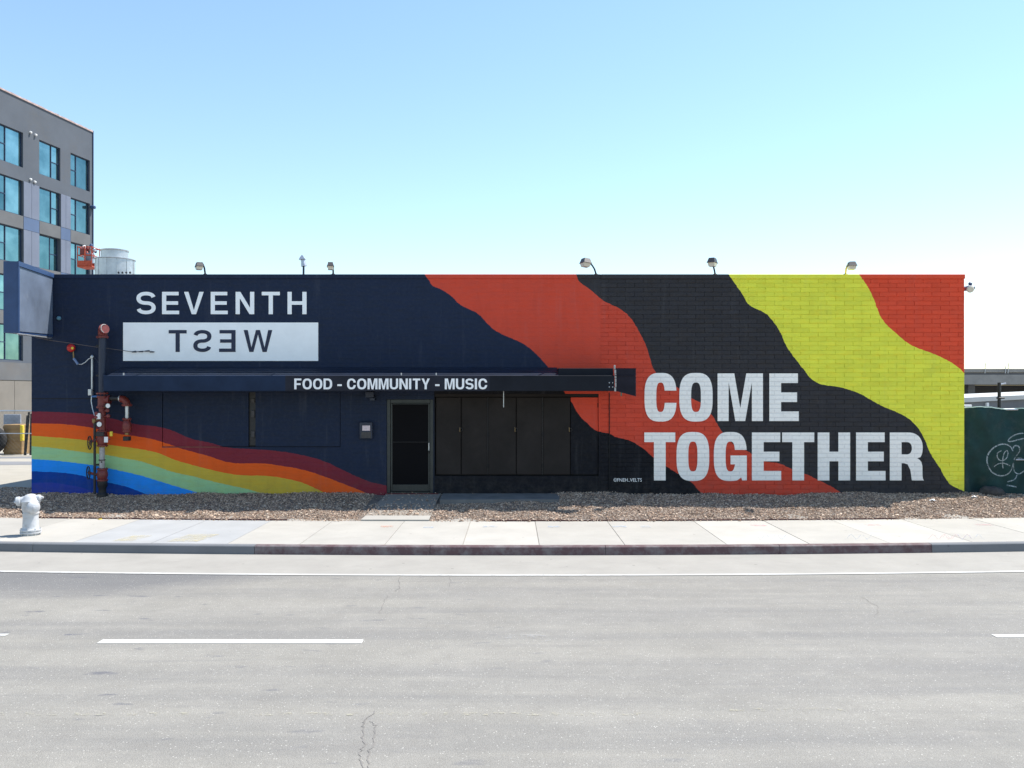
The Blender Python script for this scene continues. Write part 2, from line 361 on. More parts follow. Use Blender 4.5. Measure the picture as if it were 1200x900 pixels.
def worn_paint(name, col, lo, hi, under=None, scale=9):
    m, t, b = newmat(name); N = NT(t); p = N.pos(); f = N.ramp(N.noise(p, scale, 8, .72), lo, hi)
    b.inputs['Roughness'].default_value = .7
    if under:
        N.l(N.mix(f, under, col), b.inputs['Base Color'])
    else:                       # flaked away: the paint layer has real gaps
        b.inputs['Base Color'].default_value = c4(col); N.l(f, b.inputs['Alpha'])
    return m
def soil():
    m, t, b = newmat('dry_soil'); N = NT(t); p = N.pos()
    c = N.mix(N.ramp(N.noise(p, 5, 8, .7), .3, .7), (.12, .095, .078), (.24, .195, .16))
    N.l(c, b.inputs['Base Color']); b.inputs['Roughness'].default_value = .95
    N.bump(N.noise(p, 40, 6, .7), .8, .03, b); return m
def chipmat():
    m, t, b = newmat('wood_chip'); N = NT(t)
    at = N.n('ShaderNodeAttribute', attribute_name='tint'); r = N.n('ShaderNodeValToRGB'); N.l(at.outputs['Fac'], r.inputs[0])
    e = r.color_ramp.elements; e[0].color = (.12, .078, .055, 1); e[1].color = (.76, .63, .50, 1)
    for q, cc in ((.35, (.31, .21, .147, 1)), (.65, (.49, .35, .255, 1)), (.88, (.61, .47, .355, 1))):
        k = e.new(q); k.color = cc
    N.l(r.outputs[0], b.inputs['Base Color']); b.inputs['Roughness'].default_value = .9; return m
M['asphalt'] = asphalt(); M['graffiti'] = worn_paint('pale_graffiti_paint', (.36, .42, .44), .30, .60, None, 24)
M['gutter'] = concrete('gutter_concrete', (.305, .288, .258), (.23, .215, .195), .5)
M['slab'] = concrete('sidewalk_concrete', (.395, .375, .337), (.31, .29, .26), .4, .10)
M['slab_blue'] = concrete('new_sidewalk_concrete', (.345, .347, .345), (.29, .29, .285), .3, .05)
M['joint'] = pm('joint_dirt', (.29, .262, .225), .9)
M['kerb'] = concrete('kerb_concrete', (.165, .17, .18), (.12, .12, .12), .5)
M['kerb_red'] = worn_paint('red_kerb_paint', (.095, .050, .055), .36, .56, (.17, .145, .145), 3.5)
M['lot'] = concrete('lot_concrete', (.36, .33, .275), (.3, .28, .26), .4)
M['lot_dark'] = concrete('lot_asphalt', (.20, .20, .205), (.15, .15, .15), .4)
M['far_ground'] = concrete('far_ground', (.30, .28, .25), (.2, .19, .18), .5)
M['line_white'] = worn_paint('white_road_paint', (.54, .54, .51), .30, .44, None, 12)
M['line_edge'] = worn_paint('worn_edge_line_paint', (.50, .495, .47), .20, .46, None, 7)
M['line_fade'] = worn_paint('worn_white_road_paint', (.42, .41, .39), .50, .80, None, 6)
M['line_yellow'] = worn_paint('worn_yellow_road_paint', (.42, .39, .29), .52, .74, None, 9)
M['crack'] = pm('crack_tar', (.175, .163, .15), .85)
M['soil'] = soil(); M['chip'] = chipmat()
M['mark_orange'] = worn_paint('orange_marking', (.65, .30, .20), .42, .75, None, 11)
M['mark_blue'] = worn_paint('blue_marking', (.38, .46, .56), .42, .75, None, 11)
M['mark_pink'] = worn_paint('pink_marking', (.60, .36, .37), .42, .75, None, 11)
M['mark_yellow'] = worn_paint('faded_yellow_square', (.55, .48, .29), .38, .85, None, 6)

# ------------------------------------------------------------------ ground, road, pavement
def bend(X):
    a = min(abs(X), 16.0); return .0045*a*a + (abs(X)-a)*.144
def strip(name, Y0, Y1, z, mat, x0, x1, parent=None, step=1.0):
    mb = MB(); n = max(1, int((x1-x0)/step)); xs = [x0+(x1-x0)*i/n for i in range(n+1)]
    vs = [(x, Y0+bend(x), z) for x in xs]+[(x, Y1+bend(x), z) for x in xs]
    mb.add(vs, [(i, i+1, n+2+i, n+1+i) for i in range(n)]); return mb.build(name, mat, parent)
KERB = 14.55; INNER = 17.45
g = MB(); xs = [-900, -60]+list(range(-30, 31, 2))+[60, 900]
rows = [(-700, -.03, 0), (INNER-.1, -.03, 1), (INNER+.05, .14, 1), (20.0, .30, 0), (900, .30, 0)]
vs = [(x, Y+(bend(max(-30, min(30, x))) if k else 0)*(1 if k else 0), z) for Y, z, k in rows for x in xs]; n = len(xs)
fs = [(r*n+i, r*n+i+1, (r+1)*n+i+1, (r+1)*n+i) for r in range(len(rows)-1) for i in range(n-1)]
tag(g.add(vs, fs).build('ground', M['far_ground']), kind='structure')
rd = MB(); xs = [-250, -100, -40]+list(range(-20, 21))+[40, 100, 250]
vs = [(x, -25, 0) for x in xs]+[(x, KERB-.02+bend(max(-40, min(40, x))), 0) for x in xs]; n = len(xs)
road = tag(rd.add(vs, [(i, i+1, n+i+1, n+i) for i in range(n-1)]).build('road', M['asphalt']), kind='structure')
gut = tag(strip('gutter', 12.98, KERB-.005, .004, M['gutter'], -40, 40), kind='structure')
strip('edge_line', 12.895, 12.985, .008, M['line_edge'], -40, 40, road)
def mark(name, x0, x1, Y0, Y1, mat, parent, z=.005, skew=0.0):
    mb = MB(); mb.sheet([(x0, Y0, z), (x1, Y0, z), (x1+skew, Y1, z), (x0+skew, Y1, z)]); return mb.build(name, mat, parent)
def Yr(y, z=0): return (EYE-z)*1000/(y-462)
Yd = Yr(752)
mark('lane_dash', (117-600)/1000*Yd, (425-600)/1000*Yd, Yd-.075, Yd+.075, M['line_white'], road)
mark('lane_dash', (1165-600)/1000*Yr(745.5), 8.5, Yr(745.5)-.06, Yr(745.5)+.06, M['line_white'], road)
mark('lane_dash', -8.5, (9-600)/1000*Yr(744), Yr(744)-.05, Yr(744)+.03, M['line_white'], road)
mark('worn_dash', (583-600)/1000*Yr(750), (645-600)/1000*Yr(750), Yr(752), Yr(744), M['line_fade'], road)
for a, b_, y in ((-40, 240, 837), (300, 500, 837), (520, 785, 837), (850, 990, 832)):
    mark('faded_line', (a-600)/1000*Yr(y), (b_-600)/1000*Yr(y), Yr(y)-.035, Yr(y)+.035, M['line_yellow'], road)
def ribbon(mb, pts, wd, z):
    for a, b_ in zip(pts, pts[1:]):
        d = Vector((b_[0]-a[0], b_[1]-a[1])); d = d.normalized() if d.length else Vector((1, 0)); q = Vector((-d.y, d.x))*wd/2
        e = d*wd*.3
        mb.sheet([(a[0]+q.x-e.x, a[1]+q.y-e.y, z), (a[0]-q.x-e.x, a[1]-q.y-e.y, z), (b_[0]-q.x+e.x, b_[1]-q.y+e.y, z), (b_[0]+q.x+e.x, b_[1]+q.y+e.y, z)])
def crack(pxs, wd=.011):
    pts = []
    for (x0, y0), (x1, y1) in zip(pxs, pxs[1:]):
        for k in range(5):
            f = k/5; x = x0+(x1-x0)*f; y = y0+(y1-y0)*f; Y = Yr(y)
            pts.append(((x-600)/1000*Y+random.uniform(-.018, .018), Y+random.uniform(-.02, .02)))
    mb = MB(); 
    for i, (a, b_) in enumerate(zip(pts, pts[1:])): ribbon(mb, [a, b_], wd*random.uniform(.5, 1.3), .003+.0002*(i % 2))
    mb.build('crack', M['crack'], road)
crack([(440, 833), (428, 846), (424, 858), (428, 872), (421, 884), (424, 900), (420, 930)])
crack([(433, 846), (441, 852), (438, 872), (430, 886), (436, 905)])
crack([(455, 697), (447, 712), (444, 722)], .008); crack([(469, 676), (467, 690), (462, 694)], .008)
crack([(528, 676), (526, 690)], .007)
crack([(1010, 700), (1030, 712), (1024, 726)], .006)

walk = tag(strip('sidewalk', KERB+.16, INNER+.02, .138, M['joint'], -40, 40), kind='structure')
J = [-39, -35, -31, -27, -24, -21, -18.2, -15.2, -13.7, -12.2, -10.7, -9.2, -7.72, -6.3, -4.95, -3.68, -2.2, -.85, .47, 1.95, 3.72, 5.17, 6.6, 8.1, 9.6, 11.1, 12.6, 15.6, 18.6, 22, 26, 30, 35, 39]
for a, b_ in zip(J, J[1:]):
    mb = MB(); gp = .006; n = 4; Ya, Yb = KERB+.165, INNER
    xs = [a+gp+(b_-a-2*gp)*i/n for i in range(n+1)]; z = .150+random.uniform(-.002, .003)
    mb.add([(x, Ya+bend(x), z) for x in xs]+[(x, Yb+bend(x), z) for x in xs]+[(x, Ya+bend(x), .10) for x in xs]+[(x, Yb+bend(x), .10) for x in xs],
        [(i, i+1, n+2+i, n+1+i) for i in range(n)]+[(2*n+2+i, 2*n+3+i, i+1, i) for i in range(n)]+[(n+1+i, n+2+i, 3*n+4+i, 3*n+3+i) for i in range(n)]+
        [(0, n+1, 3*n+3, 2*n+2), (n, 3*n+2, 4*n+3, 2*n+1)])
    mb.build('slab', M['slab_blue'] if -7.8 < a < -5.2 else M['slab'], walk)
kerb = tag(strip('kerb', KERB+.02, KERB+.15, .10, M['joint'], -40, 40), kind='structure')
KJ = [-39, -33, -27, -21, -17.4, -13.0, -8.35, -4.42, -1.4, 1.6, 4.6, 7.28, 10.3, 13.3, 17, 21, 27, 33, 39]
for a, b_ in zip(KJ, KJ[1:]):
    mb = MB(); n = 4; red = -4.5 < a < 7.2
    xs = [a+.004+(b_-a-.008)*i/n for i in range(n+1)]
    prof = [(0, -.01), (.012, .135), (.028, .151), (.157, .153), (.157, .02)]
    k = len(prof)
    mb.add([(x, KERB+dy+bend(x), z) for dy, z in prof for x in xs],
           [(r*(n+1)+i, r*(n+1)+i+1, (r+1)*(n+1)+i+1, (r+1)*(n+1)+i) for r in range(k-1) for i in range(n)]+
           [tuple(r*(n+1) for r in range(k)), tuple(r*(n+1)+n for r in reversed(range(k)))])
    mb.build('kerb_stone', M['kerb_red'] if red else M['kerb'], kerb)
def swmark(name, x0, x1, y0, y1, mat, skew=0):
    Ya, Yb = Yr(y1, .155), Yr(y0, .155); xm = (Ya+Yb)/2
    mark(name, (x0-600)/1000*xm, (x1-600)/1000*xm, Ya, Yb, mat, walk, .1565, skew)
swmark('paint_square', 139, 163, 627.5, 634, M['mark_yellow'], .12); swmark('paint_square', 205, 241, 626, 634.5, M['mark_yellow'], .12)
for x0, x1, mt, y in ((446, 461, 'mark_orange', 617), (496, 508, 'mark_blue', 618), (566, 583, 'mark_blue', 617), (642, 657, 'mark_blue', 617), (718, 734, 'mark_blue', 617),
                  (750, 762, 'mark_blue', 617), (880, 898, 'mark_pink', 615.5), (1014, 1032, 'mark_pink', 615), (1145, 1162, 'mark_pink', 615)):
    swmark('utility_mark', x0, x1, y-.9, y+.9, M[mt])
for k in range(5):      # faint sprayed scribbles near the kerb on the right
    x0 = [888, 990, 1088, 1105, 1120][k]; mb = MB(); pts = []
    for i in range(14):
        y = 629+3*math.sin(i*1.3+k); Y = Yr(y, .155); pts.append(((x0+i*2.6-600)/1000*Y, Y))
    ribbon(mb, pts, .012, .1568+.0002*k); mb.build('utility_mark', M[['mark_blue', 'mark_blue', 'mark_pink', 'mark_pink', 'mark_blue'][k]], walk)

# mulch bed between pavement and wall
def bed_z(X, Y):
    Y0 = INNER+bend(X); t = max(0, min(1, (Y-Y0)/max(.4, 20.0-Y0)))
    base = .13+.29*t
    return base+.018*math.sin(X*2.1+1)*math.sin(Y*3.7)+.012*math.sin(X*5.3+Y*2.0)+.02*t*math.sin(X*.9)
bed = MB(); nx, ny = 170, 16; X0, X1 = -19.0, 19.0; vs = []
for i in range(nx+1):
    X = X0+(X1-X0)*i/nx; Yb = 20.05 if X > -11.3 else 20.05+min(1.2, (-11.3-X)*.35)
    for j in range(ny+1):
        Y0 = INNER+bend(X)+.01; Y = Y0+(max(Yb, Y0+.5)-Y0)*j/ny; vs.append((X, Y, bed_z(X, Y)))
bed.add(vs, [(i*(ny+1)+j, (i+1)*(ny+1)+j, (i+1)*(ny+1)+j+1, i*(ny+1)+j+1) for i in range(nx) for j in range(ny)])
tag(bed.build('mulch_bed', M['soil'], smooth=True), kind='structure')
NC = 90000
cv = np.array([(-.5,-.5,0),(.5,-.5,0),(.5,.5,0),(-.5,.5,0),(-.42,-.38,1),(.40,-.42,1),(.45,.40,1),(-.38,.44,1)])
cf = np.array([(4,5,6,7),(0,1,5,4),(1,2,6,5),(2,3,7,6),(3,0,4,7)])
V = np.zeros((NC, 8, 3)); T = np.zeros(NC); cnt = 0
while cnt < NC:
    X = rng.uniform(-17, 17); Y0 = INNER+bend(X)
    Y = Y0+(rng.beta(1, 1)*1.03-.03)*(20.02-Y0 if X > -11.3 else 21.0-Y0)
    if -3.2 < X < -1.68 and (rng.random() > (.30 if Y < 18.9 else .06) or Y < Y0+.38): continue
    if -1.7 < X < 1.05 and Y > 19.1 and rng.random() > .04: continue
    if Y < Y0 and rng.random() > .30: continue
    L = rng.lognormal(math.log(.023), .45); wd = L*rng.uniform(.25, .7); th = rng.uniform(.004, .015)
    a, b_, c_ = rng.uniform(0, 6.28), rng.normal(0, .22), rng.normal(0, .22)
    Rm = np.array(Matrix.Rotation(a, 3, 'Z') @ Matrix.Rotation(b_, 3, 'X') @ Matrix.Rotation(c_, 3, 'Y'))
    z = bed_z(X, Y) if Y >= Y0 else .155
    if -3.1 < X < -1.7: z = .167+(Y-17.47)*.1048+.003
    V[cnt] = (cv*np.array([L, wd, th])) @ Rm.T + np.array([X, Y, z+rng.uniform(-.004, .014)]); T[cnt] = rng.random(); cnt += 1
me = bpy.data.meshes.new('wood_chips'); F = (cf[None]+(np.arange(NC)*8)[:, None, None]).reshape(-1, 4)
me.from_pydata(V.reshape(-1, 3).tolist(), [], F.tolist()); me.materials.append(M['chip'])
at = me.attributes.new('tint', 'FLOAT', 'FACE'); at.data.foreach_set('value', np.repeat(T, 5).astype(np.float32))
tag(link('wood_chips', me), 'brown wood chips covering the bed along the wall', 'mulch', kind='stuff')
for x0, x1 in ((30, 135), (135, 335), (574, 700), (701, 840), (841, 893), (895, 1058)):        # low timber edging
    mb = MB(); n = 5; xa, xb = (x0-600)*.01745, (x1-600)*.01745
    for i in range(n):
        p, q = xa+(xb-xa)*i/n, xa+(xb-xa)*(i+1)/n
        mb.prism([(p, INNER+.004+bend(p), .13), (q, INNER+.004+bend(q), .13), (q, INNER+.004+bend(q), .178), (p, INNER+.004+bend(p), .178)], (0, .03, 0))
    o = mb.build('edging_board', pm('weathered_edging', (.075, .035, .032), .9, .3, 6)) if 'edge' not in M else mb.build('edging_board', M['edge'])
    M.setdefault('edge', o.data.materials[0])
    tag(o, {30: 'dark low edging board behind the white fire hydrant', 135: 'long dark edging board along the mulch below the rainbow stripes', 574: 'dark edging board below the charcoal locker doors',
            701: 'dark edging board right below the letter T of the second word', 841: 'short dark edging board below the letters G and E', 895: 'dark edging board below the last letters of the mural'}[x0], 'edging board', 'edging boards along the pavement')
# concrete path to the door: ramp, pale front apron, and the strip before the lockers
mb = MB(); xa0, xa1, xb0, xb1 = -3.05, -1.70, -2.92, -1.72
Ya = INNER+.02
def rz(Y): return .165+(Y-Ya)/(19.97-Ya)*.262
mb.prism([(-3.10, Ya+.05, .06), (-1.70, Ya+.03, .06), (-1.70, 19.0, rz(19.0)-.1), (-1.66, 19.97, rz(19.97)-.1), (-2.94, 19.97, rz(19.97)-.1)], (0, 0, .1))
path = tag(mb.build('path', concrete('path_concrete', (.27, .24, .205), (.17, .145, .12), .6)), kind='structure')
mb = MB(); mb.prism([(-3.10, Ya+.03, .08), (-1.70, Ya+.01, .08), (-1.70, Ya+.34, .117), (-3.06, Ya+.36, .117)], (0, 0, .1)); mb.build('apron_slab', M['slab'], path)
mb = MB(); mb.prism([(-1.62, 19.12, .29), (1.05, 19.15, .29), (1.12, 19.97, .33), (-1.62, 19.97, .33)], (0, 0, .1)); mb.build('strip_slab', pm('strip_concrete', (.16, .155, .15), .9, .2, 3), path)
# the paved lot left of the building
mb = MB(); mb.sheet([(-60, 20.6, .306), (-11.2, 20.6, .306), (-11.2, 60, .306), (-60, 60, .306)])
lot = tag(mb.build('lot', M['lot']), kind='structure')
mb = MB(); mb.sheet([(-60, 28.6, .311), (-11, 29.6, .311), (-11, 31.0, .311), (-60, 30.6, .311)]); mb.build('lot_lane', M['lot_dark'], lot)
mb = MB(); mb.sheet([(-60, 31.8, .311), (-11, 32.6, .311), (-11, 33.3, .311), (-60, 33.3, .311)]); mb.build('lot_lane', M['lot_dark'], lot)

# ------------------------------------------------------------------ lettering outlines
def se(cx, cy, rx, ry, p, a): 
    c, s_ = math.cos(a), math.sin(a)
    return (cx+rx*math.copysign(abs(c)**(2/p), c), cy+ry*math.copysign(abs(s_)**(2/p), s_))
def sex(cx, cy, rx, ry, p, y): return cx+rx*max(0, 1-abs((y-cy)/ry)**p)**(1/p)
def loop(cx, cy, rx, ry, p, a0=0, a1=2*math.pi, n=48):
    return [se(cx, cy, rx, ry, p, a0+(a1-a0)*i/n) for i in range(n if abs(a1-a0) > 6.28 else n+1)]
def glyph(ch, w, h, s, t, p=2.5):
    """closed outlines of a capital: s stem width, t bar thickness"""
    cx, cy = w/2, h/2
    if ch == 'I': return [[(0,0),(s,0),(s,h),(0,h)]]
    if ch == '-': return [[(0,.30*h),(w,.30*h),(w,.30*h+t),(0,.30*h+t)]]
    if ch == 'T': a = (w-s)/2; return [[(a,0),(a+s,0),(a+s,h-t),(w,h-t),(w,h),(0,h),(0,h-t),(a,h-t)]]
    if ch == 'H':
        m = cy-t/2; return [[(0,0),(s,0),(s,m),(w-s,m),(w-s,0),(w,0),(w,h),(w-s,h),(w-s,m+t),(s,m+t),(s,h),(0,h)]]
    if ch == 'E':
        m = cy-t/2; e = w*.94; return [[(0,0),(w,0),(w,t),(s,t),(s,m),(e,m),(e,m+t),(s,m+t),(s,h-t),(w*.97,h-t),(w*.97,h),(0,h)]]
    if ch == 'F':
        m = cy-t*.6; return [[(0,0),(s,0),(s,m),(w*.9,m),(w*.9,m+t),(s,m+t),(s,h-t),(w,h-t),(w,h),(0,h)]]
    if ch == 'V': k = s*1.04; return [[(cx-k/2,0),(cx+k/2,0),(w,h),(w-k,h),(cx,t*1.15),(k,h),(0,h)]]
    if ch == 'N': k = s*1.12; return [[(0,0),(s,0),(s,h-s*1.55),(w-k,0),(w,0),(w,h),(w-s,h),(w-s,s*1.55),(k,h),(0,h)]]
    if ch == 'M':
        k = s*.42; return [[(0,0),(s*.94,0),(s*.94,h*.82),(cx-k,0),(cx+k,0),(w-s*.94,h*.82),(w-s*.94,0),(w,0),(w,h),(w-s*1.42,h),(cx,h*.27),(s*1.42,h),(0,h)]]
    if ch == 'W':
        k = s*.98; a = w*.27; b = w*.73
        return [[(a-k/2,0),(a+k/2,0),(cx,h*.80),(b-k/2,0),(b+k/2,0),(w,h),(w-k,h),(b,h*.20),(cx+k*.5,h),(cx-k*.5,h),(a,h*.20),(k,h),(0,h)]]
    if ch == 'Y': k = s*1.1; j = h*.40; return [[(cx-s/2,0),(cx+s/2,0),(cx+s/2,j),(w,h),(w-k,h),(cx,j+s*.85),(k,h),(0,h),(cx-s/2,j)]]
    if ch == 'O': return [loop(cx,cy,cx,cy,p), loop(cx,cy,cx-s,cy-t,p)]
    if ch == 'D':
        q = loop(w*.45,cy,w*.55,cy,p,-math.pi/2,math.pi/2,24); r = loop(w*.45,cy,w*.55-s,cy-t,p,-math.pi/2,math.pi/2,24)
        return [[(0,0)]+q+[(0,h)], [(s,t)]+r+[(s,h-t)]]
    if ch == 'U':
        y0 = w*.5; o = loop(cx,y0,cx,y0,p,math.pi,2*math.pi,24); i = loop(cx,y0,cx-s,y0-t,p,2*math.pi,math.pi,24)
        return [[(0,h)]+o+[(w,h),(w-s,h)]+i+[(s,h)]]
    if ch in 'CG':
        yt, yb = h*.635, h*.385; ri, rj = cx-s, cy-t
        A = math.asin(min(1, abs((yt-cy)/cy)**(p/2))); Ai = math.asin(min(1, abs((yt-cy)/rj)**(p/2)))
        Bo = math.asin(min(1, abs((yb-cy)/cy)**(p/2))); Bi = math.asin(min(1, abs((yb-cy)/rj)**(p/2)))
        if ch == 'C':
            o = loop(cx,cy,cx,cy,p,A,2*math.pi-Bo,48); i = loop(cx,cy,ri,rj,p,2*math.pi-Bi,Ai,48)
            return [o+i]
        yb = h*.52; o = loop(cx,cy,cx,cy,p,A,2*math.pi-math.asin(.55**(p/2)),48); i = loop(cx,cy,ri,rj,p,2*math.pi-math.asin(.55**(p/2)),Ai,48)
        xe = o[-1][0]; xi = i[0][0]
        o = [q for i_, q in enumerate(o) if not (i_ > 24 and q[0] > w-s*.66)]
        return [o+[(w-s*.47,h*.075),(w-s*.40,h*.012),(w,h*.012),(w,yb),(cx+s*.02,yb),(cx+s*.02,yb-t*.92),(w-s,yb-t*.92),(w-s,h*.33)]+i[2:]]
    if ch == 'S':
        rx, r = (w-s)/2, (h-t)/4; c = []
        for i in range(33): c.append(se(cx, h-t/2-r, rx, r, 2.25, R(12)+(R(270)-R(12))*i/32))
        for i in range(1, 33): c.append(se(cx, t/2+r, rx, r, 2.25, R(90)-(R(90)+R(168))*i/32))
        L, Q = [], []
        for i, q in enumerate(c):
            a, b = c[max(0, i-1)], c[min(len(c)-1, i+1)]; dx, dy = b[0]-a[0], b[1]-a[1]; l = math.hypot(dx, dy)
            nx_, ny_ = -dy/l, dx/l; k = math.hypot(nx_*s, ny_*t)/2
            L.append((q[0]+nx_*k, q[1]+ny_*k)); Q.append((q[0]-nx_*k, q[1]-ny_*k))
        return [L+Q[::-1]]
    if ch == 'R':
        m = h*.46; bw = w*.96; r = (h-m+t*.5)/2; yc = h-r
        q = loop(bw*.55,yc,bw*.45,r,2.3,-math.pi/2,math.pi/2,20)
        outer = [(0,0),(s,0),(s,m-t*.5),(w*.42,m-t*.5),(w*.52,m-t*.62),(w*.60,m-t*1.2),(w*.62,h*.12),(w*.645,0),(w,0),(w*.97,h*.03),(w*.955,h*.10),(w*.95,h*.30),(w*.92,h*.385),(w*.87,h*.43),(w*.80,m+t*.02)]
        top = [z_ for z_ in loop(bw*.55,yc,bw*.45,r,2.3,-math.pi/2*.38,math.pi/2,20)]
        outer += top+[(0,h)]
        r2 = (h-t-(m+t*.42))/2; yc2 = m+t*.42+r2
        inner = [(s,m+t*.42)]+loop(w*.50,yc2,w*.47-s*.95+.0*w,r2,2.2,-math.pi/2,math.pi/2,16)+[(s,h-t)]
        return [outer, inner]
def letter(name, loops, x0, z0, Yf, th, mat, parent, mirror=None):
    cu = bpy.data.curves.new('tmp', 'CURVE'); cu.dimensions = '2D'; cu.fill_mode = 'BOTH'; cu.extrude = th/2
    for lp in loops:
        s_ = cu.splines.new('POLY'); s_.points.add(len(lp)-1); s_.use_cyclic_u = True
        for pt, (a, b) in zip(s_.points, lp): pt.co = ((mirror-a) if mirror is not None else a, b, 0, 1)
    ob = bpy.data.objects.new('tmp', cu); COL.objects.link(ob)
    dg = bpy.context.evaluated_depsgraph_get(); me = bpy.data.meshes.new_from_object(ob.evaluated_get(dg))
    bpy.data.objects.remove(ob); bpy.data.curves.remove(cu)
    n = len(me.vertices); co = np.zeros(n*3); me.vertices.foreach_get('co', co); co = co.reshape(-1, 3)
    co = np.stack([co[:, 0]+x0, Yf-co[:, 2], co[:, 1]+z0], 1); me.vertices.foreach_set('co', co.ravel()); me.update()
    me.name = 'letter'; me.materials.clear(); me.materials.append(mat)
    return link(name, me, parent)

# ------------------------------------------------------------------ the mural building
def holed_wall(mb, x0, x1, z0, z1, Y, th, holes):
    """front wall as blocks around rectangular openings"""
    xs = sorted({x0, x1, *[v for h in holes for v in h[:2]]}); zs = sorted({z0, z1, *[v for h in holes for v in h[2:]]})
    xs = [x for x in xs if x0 <= x <= x1]; zs = [z for z in zs if z0 <= z <= z1]
    inside = lambda x, z: any(h[0] < x < h[1] and h[2] < z < h[3] for h in holes)
    solid = [[not inside((a+b)/2, (c+d)/2) for c, d in zip(zs, zs[1:])] for a, b in zip(xs, xs[1:])]
    for i in range(len(xs)-1):
        for j in range(len(zs)-1):
            if not solid[i][j]: continue
            a, b, c, d = xs[i], xs[i+1], zs[j], zs[j+1]
            mb.sheet([(a, Y, c), (b, Y, c), (b, Y, d), (a, Y, d)]); mb.sheet([(a, Y+th, c), (a, Y+th, d), (b, Y+th, d), (b, Y+th, c)])
            for di, dj, q in ((-1, 0, [(a,Y,c),(a,Y,d),(a,Y+th,d),(a,Y+th,c)]), (1, 0, [(b,Y,c),(b,Y+th,c),(b,Y+th,d),(b,Y,d)]),
                              (0, -1, [(a,Y,c),(a,Y+th,c),(b,Y+th,c),(b,Y,c)]), (0, 1, [(a,Y,d),(b,Y,d),(b,Y+th,d),(a,Y+th,d)])):
                k, l = i+di, j+dj
                if not (0 <= k < len(xs)-1 and 0 <= l < len(zs)-1 and solid[k][l]): mb.sheet(q)
    return mb
XL, XM, XR = wx(37), wx(704), wx(1130); ZT = wz(321.5); ZB = .12
bld = thing('mural_building', 'long low building painted with a rainbow and red, black and yellow mural bands', 'building', (0, 25, .3))
holes = [(wx(453), wx(508), 0, wz(468)), (wx(509.5), wx(701.5), 0, wz(461.5)), (wx(190), wx(399), wz(524), wz(459.5))]
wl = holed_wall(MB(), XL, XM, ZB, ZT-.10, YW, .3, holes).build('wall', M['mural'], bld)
tag(wl, 'smooth painted left stretch of wall with the rainbow')
mb = MB(); mb.box(XM, XR, YW+.009, YW+.3, ZB, ZT-.10)
wr = mb.build('wall', M['mural_brick'], bld); tag(wr, 'painted brick stretch of wall with two words')
mb = MB()
mb.box(XL, XL+.25, YW+.3, 34, ZB, ZT-.1); mb.box(XR-.25, XR, YW+.3, 34, ZB, ZT-.1); mb.box(XL+.25, XR-.25, 33.75, 34, ZB, ZT-.1)
mb.build('wall', M['stucco_side'], bld)
mb = MB(); mb.box(XL+.25, XR-.25, YW+.3, 33.75, 4.9, 5.0); mb.build('roof', M['roof'], bld)
mb = MB(); mb.bbox(XL-.012, XM, YW-.020, YW+.32, ZT-.10, ZT, .006); mb.build('coping', M['mural'], bld)
mb = MB(); mb.bbox(XM+.002, XR+.012, YW-.026, YW+.32, ZT-.105, ZT, .008); mb.build('coping', M['mural'], bld)
# bricks of the right stretch: staggered long units, joints recessed
BW, BH, GAP = .41, .105, .009
bricks = []
for j in range(1, 52):
    z0 = j*BH
    if z0 > ZT-.12: break
    z1 = min(z0+BH, ZT-.107); off = -.205 if j % 2 else 0
    k0 = math.floor((XM-off)/BW); x = off+k0*BW
    while x < XR:
        a, b_ = max(x, XM), min(x+BW, XR)
        if b_-a > .05: bricks.append((a+GAP/2 if a > XM else a, b_-GAP/2 if b_ < XR else b_, z0+GAP/2, z1-GAP/2))
        x += BW
def brick_geo(wd, ht, jit=0.0):
    b = .003; d = .022; X, Z = wd/2, ht/2; r = lambda: random.uniform(-jit, jit)
    vs = [(-X,d,-Z),(X,d,-Z),(X,d,Z),(-X,d,Z),(-X,b,-Z),(X,b,-Z),(X,b,Z),(-X,b,Z),(-X+b,r(),-Z+b),(X-b,r(),-Z+b),(X-b,r(),Z-b),(-X+b,r(),Z-b)]
    fs = []
    for q in (0, 4):
        for i in range(4): fs.append((q+i, q+(i+1)%4, q+4+(i+1)%4, q+4+i))
    fs.append((8, 9, 10, 11)); return vs, fs
full = [b_ for b_ in bricks if abs(b_[1]-b_[0]-(BW-GAP)) < 1e-3 and abs(b_[3]-b_[2]-(BH-GAP)) < 1e-3]
full.sort(key=lambda b_: ((b_[0]+b_[1])/2)**2+((b_[2]+b_[3])/2-EYE)**2)
single = set(full[:300]); protos = []
for k in range(6):
    mb = MB(); v_, f_ = brick_geo(BW-GAP, BH-GAP, .0015); protos.append(mb.add(v_, f_).mesh('brick', M['mural_brick']))
for q, b_ in enumerate(full[:300]):
    o = bpy.data.objects.new('brick', protos[q % 6]); COL.objects.link(o); o.parent = wr
    o.location = ((b_[0]+b_[1])/2, YW-.002+random.uniform(-.0025, .0025), (b_[2]+b_[3])/2); o.rotation_euler = (random.uniform(-.012, .012), random.uniform(-.004, .004), random.uniform(-.006, .006))
mb = MB(); tints = []
for b_ in bricks:
    if b_ in single: continue
    v_, f_ = brick_geo(b_[1]-b_[0], b_[3]-b_[2], .0015); dy = YW-.002+random.uniform(-.002, .002)
    mb.add([(x+(b_[0]+b_[1])/2, y+dy, z+(b_[2]+b_[3])/2) for x, y, z in v_], f_); tints += [random.random()]*len(f_)
rest = mb.build('brick', M['mural_brick'], wr); rest['kind'] = 'stuff'
at = rest.data.attributes.new('tint', 'FLOAT', 'FACE'); at.data.foreach_set('value', tints)
mb = MB(); mb.tube([(wx(714), YW-.012, .3), (wx(714), YW-.012, wz(460))], .010, 6); mb.build('conduit', M['seam'], bld)  # thin dark tube added in place of a vertical groove in the wall
